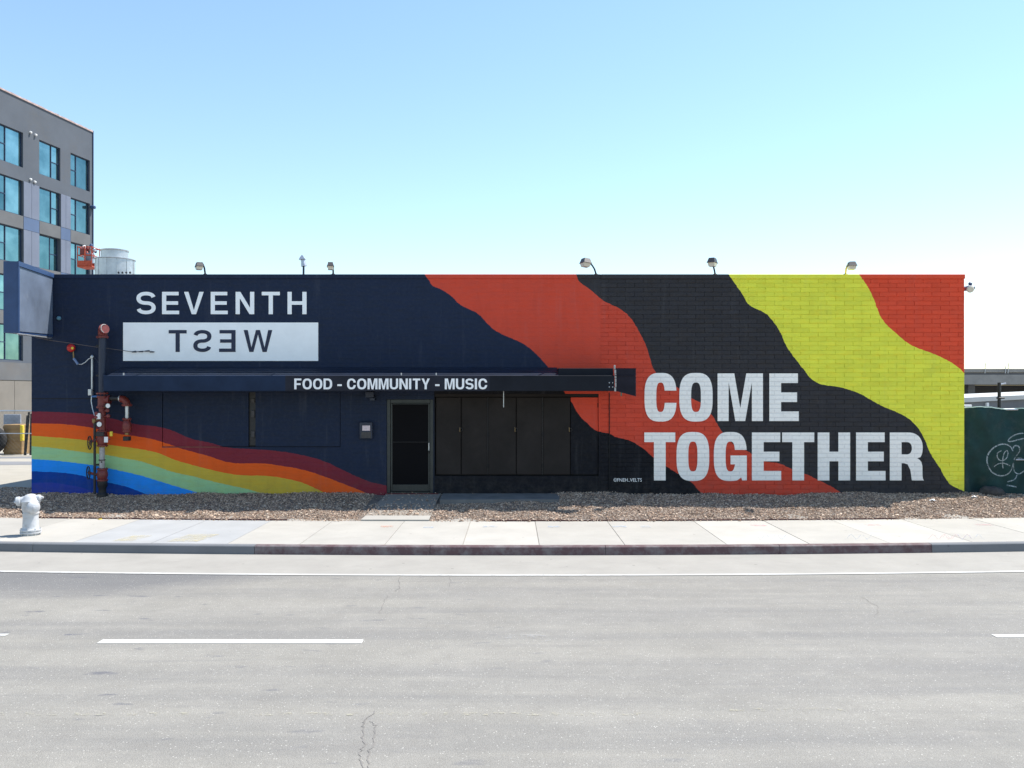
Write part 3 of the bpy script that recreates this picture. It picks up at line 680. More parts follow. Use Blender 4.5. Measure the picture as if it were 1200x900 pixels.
# boarded window: two flush boards with a slot between
for x0, x1 in ((190, 291.5), (298.5, 399)):
    mb = MB(); mb.bbox(wx(x0)+.012, wx(x1)-.012, YW+.012, YW+.06, wz(524)+.012, wz(459.5), .006); mb.build('window_board', M['mural'], bld)
mb = MB(); mb.box(wx(190), wx(399), YW+.08, YW+.12, wz(524), wz(459.5)); mb.build('window_backing', M['seam'], bld)
slot = MB().box(wx(291.5), wx(298.5), YW+.058, YW+.078, wz(522), wz(459.5)).build('window_slot', M['hardware'], bld)
for y0, y1 in ((481, 489), (505, 513), (467, 472)):
    MB().bbox(wx(293.5), wx(298), YW+.03, YW+.056, wz(y1), wz(y0), .01).build('window_pane', M['lamp_body'], slot)
mb = MB(); mb.bbox(wx(190), wx(258), YW-.008, YW-.0025, wz(524.6), wz(523.2), .001); mb.build('window_sill', M['red_pipe'], bld)
# entrance
dx0, dx1, dz0, dz1 = wx(453), wx(508), .425, wz(468)
door = thing('door', None, None); door.parent = bld; door.matrix_parent_inverse = Matrix.Translation(bld.location).inverted(); tag(door, 'dark entrance door in a grey aluminium frame')
Yf = YW+.02
mb = MB(); fw = .085
mb.bbox(dx0, dx0+fw, Yf, Yf+.12, dz0, dz1, .008); mb.bbox(dx1-fw, dx1, Yf, Yf+.12, dz0, dz1, .008); mb.bbox(dx0+fw, dx1-fw, Yf, Yf+.12, dz1-.09, dz1, .008); mb.bbox(dx0+fw, dx1-fw, Yf, Yf+.12, dz0, dz0+.04, .005)
mb.build('door_frame', M['alu'], door)
lx0, lx1, lz0, lz1 = dx0+fw+.004, dx1-fw-.004, dz0+.045, dz1-.094; Yl = Yf+.03; sw = .042
mb = MB(); mb.bbox(lx0, lx0+sw, Yl, Yl+.05, lz0, lz1, .005); mb.bbox(lx1-sw, lx1, Yl, Yl+.05, lz0, lz1, .005)
mb.bbox(lx0+sw, lx1-sw, Yl, Yl+.05, lz1-.025, lz1, .005); mb.bbox(lx0+sw, lx1-sw, Yl, Yl+.05, lz0, lz0+.16, .005); mb.build('door_leaf', M['alu'], door)
for z0, z1 in ((lz0+.16, wz(518.2)-.008), (wz(518.2)+.008, lz1-.025)):
    MB().box(lx0+sw, lx1-sw, Yl+.018, Yl+.03, z0, z1).build('door_pane', M['black_glass'], door)
MB().bbox(lx0+sw, lx1-sw, Yl+.004, Yl+.03, wz(518.2)-.007, wz(518.2)+.007, .003).build('push_bar', M['hardware'], door)
MB().lathe([(.022, 0), (.022, .02), (.012, .03), (.012, .045)], (lx1-sw/2, Yl-.002, wz(530)), (0, -1, 0), 12).build('lock', M['hardware'], door)
MB().bbox(lx1-sw*.8, lx1-sw*.2, Yl-.05, Yl-.002, wz(528), wz(519), .006).build('handle', M['galv'], door)
MB().box(dx0-.02, dx1+.12, YW-.10, YW+.02, .405, .428).build('threshold', pm('red_threshold', (.16, .02, .02), .6, .3, 12), door)
# row of charcoal locker doors
Yk = YW+.03
MB().box(wx(509.5), wx(701.5), Yk+.09, Yk+.12, .2, wz(461.5)).build('locker_backing', M['seam'], bld)
MB().bbox(wx(509.5), wx(701.5), YW+.008, YW+.09, wz(465), wz(461.5), .006).build('locker_header', M['locker'], bld)
MB().bbox(wx(509.5), wx(701.5), YW-.006, YW+.11, .2, wz(557.6), .008).build('plinth', M['mural'], bld)
edges = [510, 540.4, 571.6, 605, 636, 668.6, 701.3]
for k, (a, b_) in enumerate(zip(edges, edges[1:])):
    ga = .014 if k % 2 == 0 else .007; gb = .007 if k % 2 == 0 else (.014 if k < 5 else .004)
    d = MB(); d.bbox(wx(a)+ga, wx(b_)-gb, Yk, Yk+.04, wz(556.4), wz(465.6), .008)
    lk = d.build('locker_door', M['mural'] if k == 5 else M['locker'], bld)
    if k == 5: lk['label'] = 'locker door painted partly orange red'
    if k % 2 == 0:
        h = MB(); xx = wx(b_); zz = wz(503)
        h.bbox(xx-.055, xx-.012, Yk-.022, Yk-.001, zz-.05, zz+.05, .006); h.torus((xx, Yk-.03, zz-.01), (0, 1, 0), .035, .010, 14, 6); h.build('latch', M['hardware'], lk); MB().tube([(xx-.03, Yk-.035, zz-.06), (xx-.03, Yk-.035, zz+.045)], .008, 6).build('latch_highlight', M['brass'], lk)  # brass bar added to the latch as its highlight
    for zz in (wz(475), wz(509), wz(546)):
        hx = wx(b_)-gb-.005 if k % 2 else wx(a)+ga+.005
        MB().tube([(hx, Yk-.006, zz-.05), (hx, Yk-.006, zz+.05)], .011, 8).build('hinge', M['seam'], lk)
for a in (571.6, 636):
    MB().bbox(wx(a)-.010, wx(a)+.010, Yk+.002, Yk+.05, wz(556.4), wz(465.6), .003).build('locker_post', M['hardware'], bld)
MB().box(wx(37)+.002, wx(114), YW-.004, YW-.0015, wz(467.5), wz(466.7)).build('seam', M['seam'], bld)
# mailbox
MB().bbox(wx(422), wx(437), YW-.10, YW-.002, wz(514), wz(494.5), .012).build('mail_box', M['pipe_navy'], bld)
MB().bbox(wx(425.5), wx(434.5), YW-.107, YW-.1005, wz(504.5), wz(498.5), .001).build('notice', pm('pink_notice', (.62, .52, .55), .6, .2, 60), bld)
MB().bbox(wx(424.3), wx(435.5), YW-.108, YW-.1005, wz(513), wz(506), .002).build('mail_flap', M['lamp_body'], bld)
# awning
YA = 19.08; ax = lambda x: (x-600)*.01908; az = lambda y: EYE-(y-462)*.01908
awn = MB().bbox(ax(121), ax(720), YA, YA+.10, az(458.3), az(440), .008).build('awning', M['fascia'], bld)
tag(awn, 'long flat dark awning with white lettering over the entrance')
mb = MB(); n = 5; zf, zr = az(440.3), wz(430)
for i in range(n):                                   # stepped sheets of the sloping metal roof
    a, b_ = i/n, (i+1)/n; Ya_, Yb_ = YA+.10+(YW-.006-YA-.10)*a, YA+.10+(YW-.006-YA-.10)*b_
    za, zb = zf+(zr-zf)*a, zf+(zr-zf)*b_-.012
    mb.prism([(ax(122), Ya_, za), (ax(122), Yb_, zb), (ax(122), Yb_, zb-.03), (ax(122), Ya_, za-.03)], (1.05-ax(122), 0, 0))
mb.build('roof_sheet', M['awning_navy'], awn)
MB().box(ax(122), ax(720), YA+.10, YW-.004, az(457), az(457)+.03).build('soffit', M['awning'], awn)
MB().bbox(1.052, ax(720)-.002, 19.30, YW-.006, az(441), EYE+30.5*.0193, .006).build('raised_box', M['awning'], awn)
MB().box(1.052, ax(720)-.004, YA+.10, 19.298, az(442), az(441.5)).build('roof_sheet', M['awning'], awn)
pr = [P(720.6, 431.5, YA), P(745, 431.5, 18.86), P(745, 464.5, 18.86), P(720.6, 458, YA)]
MB().prism(pr, (.012, .05, 0)).build('end_panel', M['awning_end'], awn)
q0, q1 = P(720.8, 440.2, YA-.012), P(745, 439.8, 18.848)
MB().tube([q0, q1], .010, 6).build('trim', M['awning_end'], awn)
mb = MB()
for i in range(6):
    y0, y1 = 428+i*5.2, 432.6+i*5.2; dxp = [0, .8, 1.2, 1.6, 2, 1.4][i]
    c = P(720+dxp, (y0+y1)/2, YA-.004); mb.bbox(c.x-random.uniform(.012, .03), c.x+random.uniform(.012, .03), c.y-.012, c.y, c.z-.045, c.z+.045, .004)
mb.build('corner_bracket', M['chip_white'], awn)
mb = MB()
for x in (714, 718): 
    for y in (448.5, 453.5): mb.lathe([(.013, 0), (.013, .006), (.006, .010)], P(x, y, YA-.001), (0, -1, 0), 8)
mb.build('rivet', M['galv'], awn)
for x in (144, 470, 511): MB().bbox(ax(x)-.012, ax(x)+.012, YA+.02, YA+.06, az(440)+.002, az(437), .003).build('roof_clip', M['galv'], awn)
MB().tube([(ax(590), YA+.3, az(458)), (ax(590), YA+.3, az(477.5))], .010, 8).build('hanging_rod', M['galv'], awn)
mb = MB(); mb.bbox(wx(429), wx(439), YW-.14, YW-.004, wz(466), wz(459), .01); mb.bbox(wx(434.5), wx(440.5), YW-.16, YW-.03, wz(469.5), wz(466.2), .008); mb.build('lamp_box', M['pipe_navy'], awn)
MB().tube([P(728, 459.6, 19.0), P(728, 464, 19.0)], .014, 8).build('drip_pipe', pm('green_pipe', (.02, .12, .08), .5), awn)
# lettering on the awning
txt = {'F': .8, 'O': 1.05, 'D': .98, 'C': 1.0, 'M': 1.12, 'U': .95, 'N': .96, 'I': .27, 'T': .86, 'Y': .95, 'S': .92, '-': .5}
def line_of(text, x0, x1, y0, y1, px, Yl, s, t, mat, parent, th, gap, p=2.4):
    h = (y1-y0)*px; ws = [None if c == ' ' else txt[c]*h*.80 for c in text]
    sp = h*gap; tot = sum(w_ if w_ else h*.25 for w_ in ws)+sp*(len(text)-1); k = (x1-x0)*px/tot
    x = (x0-600)*px
    for c, w_ in zip(text, ws):
        if w_: letter('letter', glyph(c, w_*k, h, s*h*(1 if c != 'I' else 1), t*h, p), x, EYE-(y1-462)*px, Yl, th, mat, parent)
        x += (w_ if w_ else h*.25)*k+sp*k
line_of('FOOD - COMMUNITY - MUSIC', 345, 571, 443.6, 456.2, .01908, YA-.006, .20, .17, M['letter_fascia'], awn, .010, .115)
# painted words and the sign panel
def word(items, y0, y1, s, t, mat, parent, Yl, th, mirror=False, p=2.5):
    for ch, x0, x1 in items:
        w_ = (x1-x0)*.02; h = (y1-y0)*.02; o = .012 if ch in 'COGS' and h > .8 else 0
        letter('letter', glyph(ch, w_, h+2*o, s, t, p), wx(x0), wz(y1)-o, Yl, th, mat, parent, mirror=w_ if mirror else None)
YB = YW-.0105
word([('C',755.2,792.7),('O',796,835),('M',840.8,893.9),('E',901.4,935.9)], 437.6, 493.4, .275, .225, M['letter_brick'], wr, YB, .004, p=2.9)
word([('T',755,791.2),('O',792.7,831),('G',836.4,875),('E',881,915.2),('T',916.4,954),('H',958,996),('E',1003,1037.5),('R',1042.5,1082.6)], 506.8, 563, .275, .225, M['letter_brick'], wr, YB, .004, p=2.9)
word([('S',160,182.5),('E',190,210),('V',215.8,238.8),('E',247,267),('N',276.2,298),('T',306.8,328),('H',337,359.3)], 342, 368.2, .098, .082, M['letter'], wl, YW-.004, .004)
pan = MB().box(wx(144.5), wx(373), YW-.012, YW-.002, wz(423), wz(378)).build('sign_panel', M['letter'], wl)
for ch, a, b_ in [('T',198,219),('S',226.8,248),('E',257,276.3),('W',285.8,319.3)]: word([(ch, a, b_)], 386.8, 412.5, .098, .080, M['letter_navy'], pan, YW-.016, .004, mirror=True)
# the painter's small signature
def small_text(body, x0, x1, y1, Yl, mat, parent):
    cu = bpy.data.curves.new('tmp', 'FONT'); cu.body = body; cu.size = .2; ob = bpy.data.objects.new('tmp', cu); COL.objects.link(ob)
    dg = bpy.context.evaluated_depsgraph_get(); me = bpy.data.meshes.new_from_object(ob.evaluated_get(dg)); bpy.data.objects.remove(ob); bpy.data.curves.remove(cu)
    n = len(me.vertices); co = np.zeros(n*3); me.vertices.foreach_get('co', co); co = co.reshape(-1, 3)
    k = (wx(x1)-wx(x0))/(co[:, 0].max()-co[:, 0].min())
    co = np.stack([(co[:, 0]-co[:, 0].min())*k+wx(x0), np.full(n, Yl), co[:, 1]*k*1.1+wz(y1)], 1); me.vertices.foreach_set('co', co.ravel()); me.update()
    me.materials.clear(); me.materials.append(mat); return link('signature', me, parent)
small_text('©FNEH..VELTS', 719, 752, 564.4, YB, M['letter'], wr)

# ------------------------------------------------------------------ projecting blade sign
bs = thing('blade_sign', 'blank blue-grey sign cabinet jutting out from the left end of the wall', 'sign', (-10.8, 19.95, 4.08))
A0, A1 = Vector((-10.76, YW-.004, 0)), Vector((-10.50, 18.10, 0)); off = Vector((-.27, -.03, 0))
def bx4(p, q, o_, z0, z1): return [p+Vector((0,0,z0)), q+Vector((0,0,z0)), q+o_+Vector((0,0,z0)), p+o_+Vector((0,0,z0))], (0, 0, z1-z0)
A0o = Vector((A0.x+off.x, YW-.004, 0))
poly = [A0+Vector((0,0,4.10)), A1+Vector((0,0,4.05)), A1+off+Vector((0,0,4.05)), A0o+Vector((0,0,4.10))]
top = [Vector((p.x, p.y, 5.57)) for p in poly]
MB().add(poly+top, [(3,2,1,0),(4,5,6,7),(0,1,5,4),(1,2,6,5),(2,3,7,6),(3,0,4,7)]).build('cabinet', M['sign_edge'], bs)
side = (A1-A0).normalized(); nrm = Vector((-side.y, side.x, 0)); nrm = nrm if nrm.x > 0 else -nrm
def on_side(f, z): p = A0+(A1-A0)*f; return Vector((p.x, p.y, z))
MB().prism([on_side(.03, 4.15)+nrm*.003, on_side(.97, 4.09)+nrm*.003, on_side(.97, 5.47)+nrm*.003, on_side(.03, 5.47)+nrm*.003], nrm*.012).build('face_panel', M['galv_blue'], bs)
mb = MB(); mb.prism([on_side(.0, 5.475)+nrm*.003, on_side(1, 5.475)+nrm*.003, on_side(1, 5.575)+nrm*.003, on_side(0, 5.575)+nrm*.003], nrm*.035)
mb.prism([on_side(.972, 4.05)+nrm*.003, on_side(1, 4.05)+nrm*.003, on_side(1, 5.47)+nrm*.003, on_side(.972, 5.47)+nrm*.003], nrm*.03); mb.build('trim', M['sign_edge'], bs)
MB().tube([on_side(.04, 4.06), on_side(.98, 4.03)], .018, 8).build('lower_rail', M['galv'], bs)
# thin cable from the sign to the white panel, with splices at its end
pts = [P(42, 395.5, 19.75), P(60, 399, 19.85), P(85, 402.5, 19.9), P(108, 406, 19.93), P(127, 408.5, 19.90), P(146, 411, 19.97), P(156, 412.3, 19.975), P(165, 411.6, 19.972), P(173, 411.4, 19.972), P(181, 412.2, 19.975)]
cb = MB().tube(pts, .007, 6).build('cable', pm('grey_cable', (.12, .10, .10), .6)); tag(cb, 'thin sagging cable from the blade sign to the white panel', 'cable')
for x, y, k in ((157, 412.2, .026), (165, 412, .020), (172.5, 411.3, .024), (178, 412.5, .015)):
    c = P(x, y, 19.965); MB().tube([c+Vector((-.05, 0, -.004)), c+Vector((.05, 0, .004))], [k*.5, k*.8], 8).build('splice', M['pipe_navy'], cb)
# small wall lamp near the sign
wlp = thing('wall_lamp', 'tiny pale round lamp on the navy wall beside the blade sign', 'lamp', P(69.5, 373, YW))
MB().lathe([(.05, 0), (.05, .03), (.035, .06), (.02, .07)], P(69.5, 373, YW), (0, -1, 0), 14).build('lens', pm('teal_lens', (.10, .22, .28), .3), wlp)
MB().lathe([(.06, 0), (.06, .015)], P(69.5, 373, YW-.001), (0, -1, 0), 14).build('base', M['pipe_navy'], wlp)

# ------------------------------------------------------------------ fire sprinkler riser
YP = 19.72; k = YP/1000
rs = thing('sprinkler_riser', 'red fire sprinkler riser with valves and gauges standing against the rainbow', 'standpipe', (wx(120), YP, .4))
def pp(x, y, d=0): return P(x, y, YP+d)
MB().tube([pp(120, 394), pp(120, 460.5)], .082, 18).build('upper_pipe', M['pipe_navy'], rs, True)
el = [pp(120.3, 394.5), pp(120.6, 390.5)+Vector((0, -.01, 0)), pp(122, 387)+Vector((.0, -.05, 0)), pp(125, 385.5)+Vector((0, -.12, 0))]
MB().tube(el, [.10, .105, .11, .115], 16).build('elbow', M['red_pipe'], rs, True)
MB().torus(pp(125.4, 385.6)+Vector((0, -.10, 0)), (.85, -.5, .2), .10, .010, 20, 6).build('elbow_rim', M['chip_white'], rs, True)
def flange(x, y, r, name='flange', mat='red_pipe', d=0, hgt=.035):
    o = MB().lathe([(r*.98, 0), (r, .005), (r, hgt-.005), (r*.98, hgt)], pp(x, y, d), (0, 0, 1), 20)
    for i in range(8):
        a = i*math.pi/4; c = pp(x, y, d)+Vector((math.cos(a)*r*.8, math.sin(a)*r*.8, -.015)); o.tube([c, c+Vector((0, 0, hgt+.03))], .010, 6)
    o.build(name, M[mat], rs)
flange(120, 396, .135); flange(120, 462, .135); flange(120, 466, .125)
MB().tube([pp(120, 464), pp(120, 476)], .10, 16).build('tee', M['red_pipe'], rs, True)
MB().tube([pp(120, 476), pp(120, 512)], [.076, .076], 16).build('lower_pipe', M['red_pipe'], rs, True)
flange(119.5, 478, .12)
MB().tube([pp(123, 468.5), pp(129, 468.5)], .085, 14).build('branch', M['red_pipe'], rs, True)
MB().lathe([(.105, 0), (.105, .035)], pp(127, 468.5), (1, 0, 0), 18).build('branch_flange', M['red_pipe'], rs)
MB().tube([pp(129, 467), pp(141, 467)], .052, 14).build('cross_pipe', M['pipe_black'], rs, True)
MB().torus(pp(140.5, 467), (1, 0, 0), .06, .020, 18, 8).build('coupling', M['galv'], rs, True)
arc = [pp(141, 467.2)]+[pp(142+6.5*math.sin(a), 474-6.8*math.cos(a)) for a in (0, .4, .8, 1.2, 1.57)]+[pp(148.7, 476)]
MB().tube(arc, [.075, .08, .082, .084, .084, .082, .08], 16).build('elbow', M['red_pipe'], rs, True)
flange(148.8, 475.5, .115); MB().tube([pp(148.8, 476), pp(148.8, 491)], .043, 14).build('nipple', M['galv'], rs, True)
flange(148.8, 492, .10); MB().lathe([(.06, -.30), (.085, -.27), (.105, -.18), (.10, -.10), (.075, -.03), (.06, 0)], pp(148.8, 492), (0, 0, 1), 18).build('check_valve', M['red_pipe'], rs, True)
flange(148.8, 506, .10); MB().lathe([(.05, 0), (.05, .06)], pp(148.8, 509.5), (0, 0, 1), 16).build('brass_neck', M['brass'], rs, True)
MB().lathe([(.082, 0), (.092, .01), (.092, .09), (.085, .10)], pp(148.8, 516.5), (0, 0, 1), 8).build('hose_cap', M['pipe_black'], rs)
def gauge(x, y, d=-.16, r=.055):
    o = MB().lathe([(r*1.0, 0), (r*1.08, .01), (r*1.08, .035), (r*.95, .04)], pp(x, y, d), (0, -1, 0), 20).build('gauge', M['hardware'], rs, True)
    MB().lathe([(r*.9, 0), (r*.9, .003)], pp(x, y, d-.0405), (0, -1, 0), 20).build('dial', M['white_plastic'], o)
    MB().box(pp(x, y).x-.002, pp(x, y).x+.002, YP+d-.046, YP+d-.0445, pp(x, y).z-.005, pp(x, y).z+r*.7).build('needle', M['hardware'], o)
    MB().tube([pp(x, y, d), pp(120, y+2, -.05)], .014, 8).build('gauge_stem', M['brass'], rs)
gauge(126.5, 475.5); gauge(116.3, 497.2, -.17, .062)
for x, y in ((113.2, 484.5), (127.2, 487.5), (126, 481), (113, 489)):
    MB().lathe([(.012, -.05), (.04, -.035), (.048, 0), (.04, .035), (.012, .05)], pp(x, y, -.12), (.3, -1, .2), 12).build('trim_valve', M['red_pipe'], rs, True)
    MB().tube([pp(x, y, -.11), pp(120, y+1.5, -.04)], .016, 8).build('trim_pipe', M['red_pipe'], rs)
MB().bbox(pp(118.5, 0).x-.05, pp(118.5, 0).x+.05, YP-.15, YP-.10, pp(0, 491).z, pp(0, 484).z, .006).build('tag', M['white_plastic'], rs)
def valve(y0, y1, wy, wxx, rad):
    zc = pp(0, (y0+y1)/2).z; x0 = pp(120, 0).x; h = pp(0, y0).z-pp(0, y1).z
    MB().lathe([(.075, -h/2), (.10, -h*.38), (.118, -h*.1), (.118, h*.1), (.10, h*.38), (.075, h/2)], (x0, YP, zc), (0, 0, 1), 18).build('gate_valve', M['red_pipe'], rs, True)
    flange(120, y1, .122); flange(120, y0+1.5, .122)
    MB().tube([(x0-.10, YP-.02, zc), (pp(wxx, 0).x, YP-.10, pp(0, wy).z)], .03, 10).build('valve_stem', M['red_pipe'], rs)
    c = Vector((pp(wxx, 0).x, YP-.10, pp(0, wy).z)); axis = Vector((-.75, -.65, 0))
    o = MB().torus(c, axis, rad, .013, 28, 6).build('hand_wheel', M['hardware'], rs, True)
    u = Vector(axis).normalized().orthogonal().normalized(); v = Vector(axis).normalized().cross(u); mb = MB()
    for i in range(5): a = i*2*math.pi/5; d = u*math.cos(a)+v*math.sin(a); mb.tube([c, c+d*rad], .008, 6)
    mb.lathe([(.022, -.012), (.022, .012)], c, axis, 10); mb.build('spoke', M['hardware'], o)
valve(505, 523, 518.5, 107.5, .15); valve(549, 563.5, 553.5, 106, .145)
MB().bbox(pp(115.5, 0).x, pp(125, 0).x, YP-.15, YP-.10, pp(0, 511).z, pp(0, 506).z, .008).build('tamper_switch', M['pipe_black'], rs)
MB().bbox(pp(131.5, 0).x, pp(134.5, 0).x, YP-.13, YP-.09, pp(0, 511).z, pp(0, 505.5).z, .005).build('tag', M['yellow'], rs)
MB().bbox(pp(126, 0).x, pp(130.5, 0).x, YP-.17, YP-.165, pp(0, 518).z, pp(0, 511.5).z, .001).build('tag', M['white_plastic'], rs)
MB().lathe([(.018, 0), (.018, .004)], P(128.3, 514.8, YP-.172), (0, -1, 0), 10).build('tag', M['pipe_black'], rs)
MB().tube([pp(119.6, 524), pp(119.6, 549)], .060, 16).build('pale_pipe', M['chip_white'], rs, True)
MB().torus(pp(119.6, 539), (0, 0, 1), .068, .012, 18, 6).build('coupling', M['pipe_black'], rs, True)
MB().lathe([(.02, 0), (.02, .006)], P(119.0, 541.5, YP-.07), (0, -1, 0), 10).build('plug', M['pipe_black'], rs)
MB().lathe([(.12, 0), (.12, .06), (.085, .10), (.085, .20), (.11, .24), (.11, .36)], pp(120, 582), (0, 0, 1), 16).build('base_pipe', M['pipe_black'], rs, True)
MB().tube([pp(111, 490, -.05), pp(111, 579, -.05)], .030, 10).build('drain_pipe', M['pipe_black'], rs, True)
MB().tube([pp(111, 492, -.05), pp(114, 492, -.05), pp(119, 491, 0)], .022, 8).build('drain_branch', M['brass'], rs, True)
MB().lathe([(.035, 0), (.045, .02), (.045, .09), (.035, .11)], pp(110.3, 496, -.06), (0, 0, 1), 10).build('ball_valve', M['brass'], rs)
for y in (405, 440, 545): 
    MB().bbox(wx(117), wx(123), YP+.08, YW-.002, pp(0, y).z-.02, pp(0, y).z+.02, .004).build('pipe_bracket', M['hardware'], rs)
# electrical conduit for the bell
cd = MB().tube([P(108, 463, YW-.05), P(108, 419, YW-.05)], .026, 10).build('bell_conduit', M['galv'], None, True); tag(cd, 'short grey vertical conduit beside the sprinkler riser', 'conduit')
MB().bbox(wx(105.5), wx(110), YW-.11, YW-.002, wz(463.5), wz(456), .008).build('junction_box', M['galv'], cd)
MB().lathe([(.03, 0), (.042, .01), (.042, .05), (.02, .08)], P(108, 420, YW-.05), (0, 0, 1), 12).build('weather_head', M['galv'], cd)
MB().tube([P(107.5, 419, 19.93), P(104, 420.5, 19.92), P(100, 424.5, 19.92), P(95.5, 427, 19.92), P(91, 426.5, 19.93)], .012, 8).build('wire', M['galv'], cd)
MB().tube([P(108.5, 419, 19.93), P(112, 420.5, 19.92), P(115, 424.5, 19.92), P(118, 428, 19.8)], .009, 8).build('wire', M['pipe_navy'], cd)
MB().tube([P(107.5, 463, 19.93), P(107, 470, 19.92), P(108.5, 479, 19.9), P(111, 487, 19.8)], .013, 8).build('wire', M['galv'], cd)
MB().tube([P(108, 464.5, 19.93), P(119, 464.8, 19.85)], .022, 8).build('side_conduit', pm('blue_conduit', (.05, .14, .32), .5), cd)
bell = thing('alarm_bell', 'red round fire alarm bell with yellow hub on the navy wall', 'bell', P(85, 408, YW))
MB().lathe([(.035, 0), (.045, .02), (.07, .03), (.095, .05), (.098, .07), (.085, .10), (.05, .125), (.02, .13)], P(85, 408, YW-.02), (0, -1, 0), 24).build('gong', M['red_bell'], bell, True)
MB().lathe([(.03, 0), (.03, .012), (.015, .018)], P(85, 408, YW-.151), (0, -1, 0), 14).build('hub', M['yellow'], bell)
MB().tube([P(86, 412, 19.93), P(86.5, 420.5, 19.93)], .017, 8).build('stem', M['brass'], bell)
MB().tube([P(86.3, 420, 19.92), P(91.5, 427, 19.92)], .028, 10).build('connector', pm('blue_grey_fitting', (.13, .19, .33), .4, .2, 20), bell)
MB().lathe([(.05, 0), (.05, .02)], P(85, 408, YW-.001), (0, -1, 0), 14).build('back_plate', M['hardware'], bell)

# ------------------------------------------------------------------ flood lights along the parapet
def flood(base_px, pts_px, head_px, wd, ht, yaw, label, cat='flood light', arm='pipe_navy', roll=0.0, lens='lamp_glass'):
    base = P(*base_px, YW+.12); t = thing('flood_light', label, cat, base, 'flood lights on the parapet')
    pts = [P(x, y, YW+.12-.45*f) for (x, y), f in zip(pts_px, [i/(len(pts_px)-1) for i in range(len(pts_px))])]
    MB().tube(pts, .020, 8).build('arm', M[arm], t, True)
    MB().lathe([(.045, 0), (.045, .02), (.025, .035)], (base.x, base.y, ZT+.001), (0, 0, 1), 10).build('foot', M['hardware'], t)
    c = P(*head_px, YW-.33); X, Z = wd*.0197/2, ht*.0197/2
    Mx = Matrix.Translation(c) @ Matrix.Rotation(yaw, 4, 'Z') @ Matrix.Rotation(roll, 4, 'Y')
    def tr(mb): mb.v = [tuple(Mx @ Vector(v)) for v in mb.v]; return mb
    hd = MB()    # housing: a wedge with a flared rim
    a, b_ = .70, 1.0
    hd.add([(-X*a,-.09,Z*.95),(X*a,-.09,Z*.95),(X*a,.10,Z*.95),(-X*a,.10,Z*.95),(-X*b_,-.15,-Z*.05),(X*b_,-.15,-Z*.05),(X*b_,.12,-Z*.05),(-X*b_,.12,-Z*.05)],
           [(0,1,2,3),(7,6,5,4),(0,4,5,1),(1,5,6,2),(2,6,7,3),(3,7,4,0)])
    hd.bbox(-X*1.12, X*1.12, -.165, .13, -Z*.16, -Z*.06, .004)
    h = tr(hd).build('housing', M['lamp_body'], t)
    ln = MB(); ln.add([(-X*.92,-.13,-Z*.17),(X*.92,-.13,-Z*.17),(X*.92,.11,-Z*.17),(-X*.92,.11,-Z*.17),(-X*.75,-.10,-Z*.95),(X*.75,-.10,-Z*.95),(X*.75,.07,-Z*.95),(-X*.75,.07,-Z*.95)],
           [(0,1,2,3),(7,6,5,4),(0,4,5,1),(1,5,6,2),(2,6,7,3),(3,7,4,0)])
    tr(ln).build('lens', M[lens], t)
    tr(MB().bbox(-.03, .03, .10, .15, -Z*.1, Z*.4, .006)).build('knuckle', M['galv'], t)
flood((240.5, 321), [(240.5, 321), (239.5, 314), (238, 310), (236.5, 308)], (233.3, 312), 8, 9, .5, 'left flood light on the parapet above the letters of the white word')
flood((390.5, 321), [(390.5, 321), (390.3, 314), (390, 310.5)], (387.3, 312), 7.5, 9, .2, 'flood light on the parapet right of the grey vent hood')
flood((698.5, 321), [(698.5, 321), (696.5, 315), (694, 311), (691, 308)], (686, 308), 9.5, 10.5, .35, 'flood light on a bent black arm above the red band', roll=.12)
flood((838, 321), [(838, 321), (837, 316), (836, 312)], (835, 307.5), 9, 10.5, -.5, 'flood light on a short straight arm above the black band')
flood((991, 321), [(991, 321), (991.5, 315), (993, 311), (994.5, 309.5)], (998, 311.5), 9, 9.5, -.15, 'flood light on a yellow arm above the yellow band', arm='yellow', lens='lamp_glass')
# lamp on the far right corner of the wall
t = thing('corner_light', 'small lamp on the upper right corner of the building', 'flood light', P(1131, 338, YW+.3))
MB().tube([P(1130, 338, YW+.25), P(1133.5, 337, YW+.2)], .025, 8).build('arm', M['galv'], t)
mb = MB(); mb.bbox(10.66, 10.84, YW-.06, YW+.2, wz(340), wz(334.8), .03); mb.build('housing', pm('blue_grey_housing', (.10, .13, .22), .5), t)
MB().lathe([(.075, 0), (.085, .03), (.06, .06)], (10.72, YW-.03, wz(338.8)), (-.2, -1, -.4), 14).build('lens', M['lamp_glass'], t)
MB().lathe([(.035, 0), (.045, .06), (.01, .09)], P(1137, 334.8, YW+.05), (0, 0, 1), 12).build('sensor', M['sign_edge'], t)
MB().bbox(10.61, 10.66, YW+.1, YW+.25, wz(352), wz(346), .01).build('conduit_box', M['sign_edge'], t)
# grey vent hood between the lights
t = thing('vent_hood', 'pointed grey metal vent hood on a thin pipe above the parapet', 'vent', P(355.5, 321, YW+.4))
Yv = YW+.4
MB().tube([P(355.6, 330, Yv), P(355.8, 311.5, Yv)], .024, 10).build('pipe', M['pipe_navy'], t, True)
MB().tube([P(356.3, 312, Yv), P(354.9, 304, Yv)], [.07, .045], 12).build('neck', M['galv'], t, True)
MB().lathe([(.105, 0), (.10, .012), (.02, .105), (.004, .115)], P(354.5, 304.2, Yv), (-.10, 0, 1), 4).build('cap', M['galv'], t)
